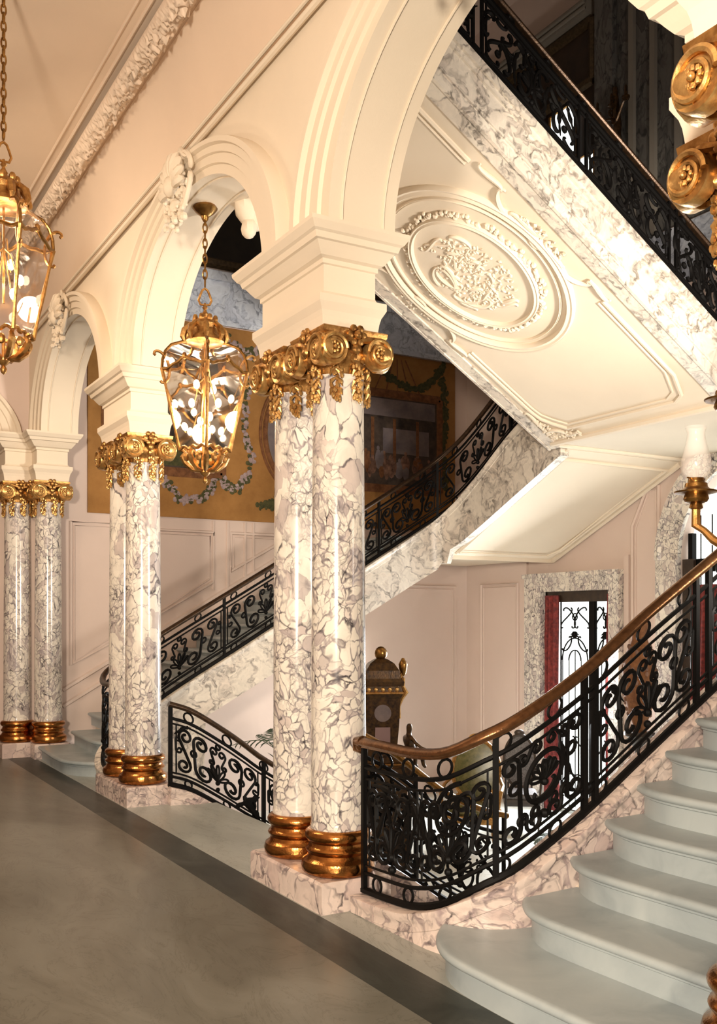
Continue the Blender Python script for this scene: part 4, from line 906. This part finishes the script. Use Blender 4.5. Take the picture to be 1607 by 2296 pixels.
# ================================================================== LANTERNS
def lantern(loc, rz, chain_to, label, tilt=0):
    root = tag(empty('hanging_lantern', loc, rz), label, 'lantern', 'glazed gilt lanterns'); root.rotation_euler = (0,0,rz)
    cr = lambda r, z, kx: V((r*math.cos(math.pi/2*kx), r*math.sin(math.pi/2*kx), z))
    zl, zu_, rl, ru = .25, .855, .188, .318
    M().lathe([(.002,0),(.018,.015),(.022,.035),(.012,.055),(.03,.07),(.04,.085),(.02,.10),(.012,.12),(.012,.22)], n=12).obj('finial', gilt, root)
    bk = M()
    for kx in range(8):
        an = math.pi/4*kx; P = [(.03,.10),(.09,.11),(.14,.155),(.165,.20),(.15,.235),(.175,.25)]
        bk.tube([(r*math.cos(an), r*math.sin(an), z) for r, z in P], [.012,.02,.024,.022,.016,.014], 6)
        bk.ball((.15*math.cos(an+.39), .15*math.sin(an+.39), .19), (.026,.026,.034), 6, 5)
    bk.obj('basket', gilt, root)
    for kx in range(4):
        a, b = cr(rl, zl, kx), cr(ru, zu_, kx); mid = a.lerp(b, .5)
        M().tube([a, a.lerp(b,.25), mid, a.lerp(b,.75), b], [.014,.010,.014,.010,.016], 6).obj('corner_bar', gilt, root)
        P = [cr(r, z, kx) for r, z in ((ru,zu_),(ru*.985,.92),(ru*.92,.985),(ru*.78,1.035),(.17,1.06),(.13,1.065))]
        M().tube(P, .012, 6).obj('dome_rib', brass_dark, root)
        d = cr(1, 0, kx); P = scroll2((ru+.01, .76), (ru+.045, .95), 'C', -1, 24); M().tube([d*u+V((0,0,v)) for u, v in P], .011, 6).obj('corner_scroll', gilt, root)
        a2, b2 = cr(rl, zl, kx+1), cr(ru, zu_, kx+1)
        f = lambda p, q, t, s: p.lerp(q, t)*s
        up = [b.lerp(b2, i/16)+V((0,0,.035*math.sin(math.pi*i/16)**3-.012*math.sin(2*math.pi*i/8)**2+.02*math.sin(math.pi*i/16)**8)) for i in range(17)]
        M().tube(up, .013, 6).obj('upper_band', brass_dark, root)
        M().ball(b.lerp(b2,.5)+V((0,0,.06)), (.02,.02,.028), 6, 5).obj('band_leaf', gilt, root)
        lo = [a.lerp(a2, i/16)+V((0,0,.022*math.sin(3*math.pi*i/16)**2)) for i in range(17)]
        M().tube(lo, .013, 6).obj('lower_band', gilt, root)
        M().add([a, a2, b2, b], [(0,1,2,3)]).obj('glass_pane', glass, root, smooth=False)
        P2 = [cr(r, z, kx+1) for r, z in ((ru,zu_),(ru*.985,.92),(ru*.92,.985),(ru*.78,1.035),(.17,1.06),(.13,1.065))]
        M().grid([P, P2]) if False else M().grid([[p, p.lerp(q,.5), q] for p, q in zip([cr(r,z,kx) for r, z in ((ru,zu_),(ru*.985,.92),(ru*.92,.985),(ru*.78,1.035),(.17,1.06))], P2)]).obj('dome_glass', glass, root)
    ck = M().lathe([(.13,1.05),(.15,1.065),(.14,1.09),(.11,1.12),(.10,1.16),(.115,1.19),(.09,1.22),(.05,1.245),(.02,1.26)], n=16)
    for kx in range(8):
        an = math.pi/4*kx; ck.tube([(.10*math.cos(an), .10*math.sin(an), 1.20), (.15*math.cos(an), .15*math.sin(an), 1.15), (.165*math.cos(an), .165*math.sin(an), 1.10), (.15*math.cos(an), .15*math.sin(an), 1.06)], [.016,.026,.022,.01], 6)
        ck.ball((.08*math.cos(an+.4), .08*math.sin(an+.4), 1.235), (.022,.022,.03), 6, 5)
    ck.obj('crown', gilt, root)
    M().lathe([(.015,1.25),(.028,1.275),(.015,1.295),(.01,1.31),(.022,1.325),(.01,1.34),(.008,1.36)], n=10).obj('stem_knop', gilt, root)
    lp = M()
    for sg in (-1, 1): lp.tube([(0,sg*u,v) for u, v in ((.0,1.345),(.035,1.35),(.048,1.38),(.035,1.42),(.02,1.455),(0,1.47))], .009, 6)
    lp.obj('hanging_loop', gilt, root)
    ch = empty('chain', (0,0,0)); ch.parent = root
    L = chain_to-1.47-.10; n = max(3, int(L/.052)); lk = M()
    lk.tube([(.015*math.cos(2*math.pi*i/14), 0, .034*math.sin(2*math.pi*i/14)) for i in range(14)], .0062, 5, closed=True); lkm = lk.mesh('chain_link', brass_dark)
    for i in range(n): inst(lkm, 'chain_link', ch, (0,0,1.49+L*(i+.5)/n), (0,0,math.pi/2*(i % 2)), (1,1,L/n/.052))
    M().lathe([(.012,chain_to-.12),(.025,chain_to-.10),(.03,chain_to-.08),(.07,chain_to-.05),(.095,chain_to-.02),(.085,chain_to),(.03,chain_to)], n=14).obj('ceiling_canopy', brass_dark, root)
    cl_ = empty('candle_cluster', (0,0,0)); cl_.parent = root
    M().tube([(0,0,1.05),(0,0,.45)], .008, 6).obj('stem', gilt, cl_)
    for i in range(6):
        an = 1.05*i+.3; x, y = .10*math.cos(an), .10*math.sin(an); zb = .44+.12*(i % 3)
        M().tube([(0,0,.80),(x*.45,y*.45,zb+.2),(x*.8,y*.8,zb+.05),(x,y,zb)], .005, 5).obj('branch', gilt_pale, cl_)
        M().ball((x, y, zb+.05), (.024,.024,.036), 8, 6).obj('bulb', bulb_m, cl_)
    l = bpy.data.lights.new('lantern_light', 'POINT'); l.energy = 16; l.color = WARM; l.shadow_soft_size = .09
    lo_ = bpy.data.objects.new('lantern_light', l); COL.objects.link(lo_); lo_.location = V(loc)+V((0,0,.58))
    return root
ang = lambda x, y: math.atan2(-y, -x)
lantern((2.72, 6.95, 2.62), ang(2.72, 6.95)+.06, 2.09, 'glazed gilt lantern hanging under the arch between the two column pairs')
lantern((1.188, 6.485, 3.15), ang(1.188, 6.485)+.3, 2.57, 'near gilt lantern on a long chain, cut off by the left edge')
# ================================================================== LAMP BRACKET ON THE RIGHT-HAND COLUMN
sb = tag(empty('lamp_bracket', (2.56, 2.07, 1.65)), 'brass lamp bracket with clear tulip shades at the right edge', 'wall lamp'); SO_ = sb.location
A0 = V((2.50, 2.155, 2.0)); C0 = V((2.515, 2.045, 1.80))
M().tube([V((2.565,2.045,1.78)), C0+V((0,0,-.03)), C0], [.02,.022,.02], 8).obj('wall_stub', gilt, sb, SO_)
M().lathe([(.012,0),(.02,.03),(.026,.06),(.014,.10),(.022,.14),(.028,.18),(.016,.22),(.02,.30),(.03,.36),(.022,.40),(.012,.46)], C0, 12).obj('stem', brass_dark, sb, SO_)
M().tube([C0+V((0,0,.02)), C0+V((-.006,.05,.05)), A0+V((.004,-.03,-.12)), A0+V((0,0,-.10)), A0+V((0,0,-.035))], [.016,.014,.012,.015,.013], 8).obj('arm', gilt, sb, SO_)
for c in (A0, C0+V((-.004,.0,.475))):
    M().lathe([(.010,-.05),(.022,-.045),(.018,-.03),(.034,-.025),(.040,-.015),(.036,-.002),(.066,.004),(.068,.009),(.045,.014),(.036,.022),(.034,.034),(.026,.037),(.024,.052)], c, 20).obj('burner', brass_dark, sb, SO_)
    M().lathe([(.026,.050),(.040,.062),(.048,.085),(.047,.11),(.038,.14),(.030,.17),(.027,.195),(.034,.215)], c, 20, cap=False).obj('glass_shade', frosted, sb, SO_)
    M().tube([c+V((-.04,0,.05)), c+V((.04,0,.05))], .003, 5).obj('shade_screw', brass_dark, sb, SO_)
# ================================================================== VESTIBULE FURNITURE
ck = tag(empty('pedestal_clock', (5.13, 8.35, ZV), math.atan2(-8.35, -5.13)+.15), 'tall dark gilt-mounted pedestal clock behind the nearest column', 'clock')
def cb_(prof, nm, m, sx=1, sy=1):
    k = M().sqlathe([(r*1.414, z) for r, z in prof]); k.v = [V((p.x*sx, p.y*sy, p.z)) for p in k.v]; return k.obj(nm, m, ck, smooth=False)
cb_([(.27,0),(.27,.08),(.25,.10),(.22,.14),(.19,.3),(.20,.6),(.25,1.0),(.28,1.06),(.28,1.12),(.24,1.14)], 'pedestal', boulle, .8, 1)
cb_([(.17,1.14),(.19,1.17),(.15,1.22),(.145,1.30),(.165,1.55),(.175,1.80),(.19,1.83),(.20,1.86),(.19,1.90),(.185,1.94)], 'case', boulle, .75, 1)
cb_([(.205,1.93),(.21,1.97),(.18,2.00),(.165,2.08),(.12,2.15),(.06,2.19),(.03,2.20)], 'dome', boulle, .8, 1)
k = M().ball((0,0,2.245), (.065,.065,.072), 10, 8).lathe([(.04,2.17),(.055,2.185),(.03,2.20),(.03,2.215)], n=12)
k.obj('finial', brass_dark, ck)
M().add([(.128+.002, .085*math.cos(6.2832*i/20), 1.66+.085*math.sin(6.2832*i/20)) for i in range(20)]+[(.132,0,1.66)], [(i,(i+1)%20,20) for i in range(20)]).obj('dial', tap_sky, ck)
M().box(.115, .128, -.075, .075, 1.30, 1.52).obj('glass_door', mat('lilac_glass', base=(.30,.20,.20), rough=.3), ck, smooth=False)
for z, r in ((1.86,.195), (1.94,.19), (1.15,.18)): M().tube([(r*.75,-r,z),(r*.75,r,z),(-r*.75,r,z),(-r*.75,-r,z)], .014, 6, closed=True).obj('gilt_band', gilt, ck)
for i in range(5): M().ball((.145, -.14+.07*i, 1.895), (.014,.022,.022), 8, 6).obj('gilt_boss', gilt_pale, ck)
for sg in (-1, 1):
    M().tube([(.06, sg*u, v) for u, v in ((.17,1.98),(.20,2.04),(.215,2.0),(.21,1.92),(.24,1.86),(.2,1.8),(.17,1.72),(.18,1.6))], [.02,.028,.02,.022,.03,.022,.018,.012], 7).obj('side_mount', gilt, ck)
    M().lathe([(.015,2.02),(.03,2.05),(.04,2.09),(.045,2.14),(.03,2.17),(.012,2.20)], (.05, sg*.215, 0), 10).obj('side_urn', brass_dark, ck)
    M().tube([(.15, sg*.25, 1.1), (.19, sg*.30, .9), (.14, sg*.22, .5), (.18, sg*.26, .12)], [.04,.05,.03,.045], 8).obj('pedestal_scroll', boulle, ck)
# bronze seated figure on the ledge of the clock
def skin_figure(name, mt, parent, loc, J, E_, root_i=0, rz=0):
    me = bpy.data.meshes.new(name); me.from_pydata([p for p, r_ in J], E_, []); me.materials.append(mt)
    o = bpy.data.objects.new(name, me); COL.objects.link(o); o.parent = parent; o.location = loc; o.rotation_euler = (0,0,rz)
    sk = o.modifiers.new('skin', 'SKIN'); sk.use_smooth_shade = True
    lay = me.skin_vertices[0] if me.skin_vertices else None
    if lay is None:
        bm = bmesh.new(); bm.from_mesh(me); bm.verts.layers.skin.verify(); bm.to_mesh(me); bm.free(); lay = me.skin_vertices[0]
    for i, (p, r_) in enumerate(J): lay.data[i].radius = (r_, r_); lay.data[i].use_root = (i == root_i)
    ss = o.modifiers.new('sub', 'SUBSURF'); ss.levels = 2; ss.render_levels = 2; return o
J = [((0,0,.06),.055),((0,.01,.13),.05),((0,0,.20),.055),((0,.005,.25),.022),((0,.01,.285),.030),((0,.012,.325),.034),((0,.012,.355),.018),
     ((.06,0,.215),.022),((.10,.03,.16),.018),((.14,.07,.12),.014),((.17,.10,.11),.012),((-.06,0,.215),.022),((-.075,.03,.14),.018),((-.04,.09,.11),.014),((-.02,.12,.12),.012),
     ((.04,.06,.05),.034),((.05,.13,.03),.028),((.06,.14,-.06),.02),((.06,.17,-.09),.016),((-.04,.06,.05),.034),((-.05,.12,.02),.028),((-.06,.12,-.07),.02),((-.06,.15,-.10),.016)]
E_ = [(0,1),(1,2),(2,3),(3,4),(4,5),(5,6),(2,7),(7,8),(8,9),(9,10),(2,11),(11,12),(12,13),(13,14),(0,15),(15,16),(16,17),(17,18),(0,19),(19,20),(20,21),(21,22)]
skin_figure('bronze_figure', boulle, ck, (.10, .26, 1.20), J, E_, 0, .4)
# tapestry-covered armchair, cane chair
def chair(loc, rz, label, pad, frame_m, round_back=True):
    c = tag(empty('armchair', loc, rz), label, 'chair')
    for sx, sy in ((.26,.27),(.26,-.27),(-.24,.24),(-.24,-.24)):
        M().tube([(sx,sy,0),(sx*1.02,sy*1.02,.15),(sx*.96,sy*.96,.30),(sx,sy,.42)], [.016,.018,.026,.03], 8).obj('leg', frame_m, c)
    M().rectlathe([(0,.36),(.01,.40),(0,.44)], -.27, .28, -.29, .29).obj('seat_rail', frame_m, c)
    M().rectlathe([(-.02,.44),(0,.47),(-.02,.51),(-.08,.53)], -.26, .27, -.28, .28).obj('seat', pad, c)
    def bk(an, f): # oval back in a leaning plane
        y = .27*f*math.cos(an); z = .34*f*math.sin(an); return V((-.27-.10*(z+.34)/.68, y, .86+z))
    n = 28; P = [bk(6.2832*i/n, 1) for i in range(n)]; M().tube(P, .026, 7, closed=True).obj('back_frame', frame_m, c)
    pts = [bk(6.2832*i/n, .95)+V((dx,0,0)) for dx in (.012,) for i in range(n)]
    k = M().add(pts+[bk(0,0)+V((.05,0,0))], [(i,(i+1) % n, n) for i in range(n)]); k.add([p-V((.03,0,0)) for p in pts]+[bk(0,0)-V((.03,0,0))], [((i+1) % n, i, n) for i in range(n)]); k.obj('backrest', pad, c)
    M().ball((-.38,0,1.23), (.03,.09,.045), 8, 6).obj('crest', frame_m, c)
    for sg in (-1, 1): M().tube([(-.31, sg*.27, .78), (-.1, sg*.33, .72), (.12, sg*.33, .69), (.18, sg*.32, .62), (.2, sg*.30, .45)], [.02,.022,.026,.022,.02], 7).obj('armrest', frame_m, c)
    for sg in (-1, 1): M().tube([(-.25, sg*.2, .42), (-.27, sg*.2, .60)], .02, 6).obj('back_upright', frame_m, c)
    return c
chair((6.60, 8.80, ZV), -2.35, 'armchair with green tapestry back seen through the foreground railing', green_glaze, gilt)
c2_ = chair((7.75, 9.35, ZV), -2.2, 'grey-backed chair beside the marble door surround, behind the railing', mat('grey_weave', tap_f((.05,.045,.045), (.20,.18,.18), 60), rough=.8), wood_dark); c2_.scale = (.8, .72, .95)
# palms
def plant(loc, label, n, L, droop, pot_r, seedv, z0=.5, name='potted_palm'):
    random.seed(seedv); c = tag(empty(name, loc), label, 'plant')
    M().lathe([(pot_r*.6,0),(pot_r*.75,.02),(pot_r,.22),(pot_r*1.08,.30),(pot_r*1.1,.34),(pot_r*.95,.34),(pot_r*.9,.30)], n=18).obj('pot', marble_pink, c)
    for i in range(n):
        an = 6.2832*i/n+random.uniform(-.2,.2); l = L*random.uniform(.7,1.1); dr_ = droop*random.uniform(.7,1.3); k = M(); P = []
        for j in range(13):
            t = j/12; P.append(V((math.cos(an)*l*t*.8, math.sin(an)*l*t*.8, .30+z0*min(1, t*2.2)+l*(.55*t-dr_*t*t))))
        k.tube(P, [.008*(1-.8*j/12) for j in range(13)], 5)
        sd = V((-math.sin(an), math.cos(an), 0))
        for j in range(3, 12):
            for sg in (-1, 1):
                w_ = l*.26*math.sin(math.pi*(.15+.8*j/12)); tdir = (P[j+1]-P[j]).normalized(); tip = P[j]+sd*sg*w_+tdir*w_*.7-V((0,0,w_*.25)); wv = tdir*.013
                k.add([P[j]-wv, P[j]+wv, P[j].lerp(tip,.6)+wv*1.1+V((0,0,.012)), tip, P[j].lerp(tip,.6)-wv*.6+V((0,0,.012))], [(0,1,2,3,4)])
        k.obj('frond', leaf_m, c)
    return c
plant((4.75, 9.30, ZV), 'palm with dark fronds showing left of the nearest columns', 11, .95, .35, .2, 4, .85)
plant((6.75, 7.55, ZV), 'low fern on the pale entrance floor, seen through the railing', 14, .42, .55, .13, 6, .05, 'potted_fern')
# gilt carved torchere by the arch
t_ = tag(empty('carved_torchere', (8.3, 7.95, ZV)), 'tall brown carved vase on a stand beside the marble arch', 'vase')
M().lathe([(.20,0),(.20,.06),(.16,.09),(.07,.16),(.05,.4),(.07,.8),(.05,1.1),(.12,1.25),(.17,1.28),(.17,1.32)], n=16).obj('stand', wood_dark, t_)
k = M().lathe([(.08,1.32),(.07,1.38),(.13,1.55),(.18,1.80),(.19,2.0),(.15,2.2),(.09,2.35),(.08,2.45),(.12,2.55),(.11,2.56)], n=20); k.obj('vase_body', tap_brown, t_)
random.seed(12); k = M()
for i in range(90):
    an = random.uniform(0,6.28); z = random.uniform(1.5,2.3); r_ = interp([1.4,1.55,1.8,2.0,2.2,2.35],[.08,.13,.18,.19,.15,.10],z); k.ball((r_*math.cos(an), r_*math.sin(an), z), (.022,.022,.03), 5, 4)
tag(k.obj('applied_flowers', tap_figure, t_), kind='stuff')
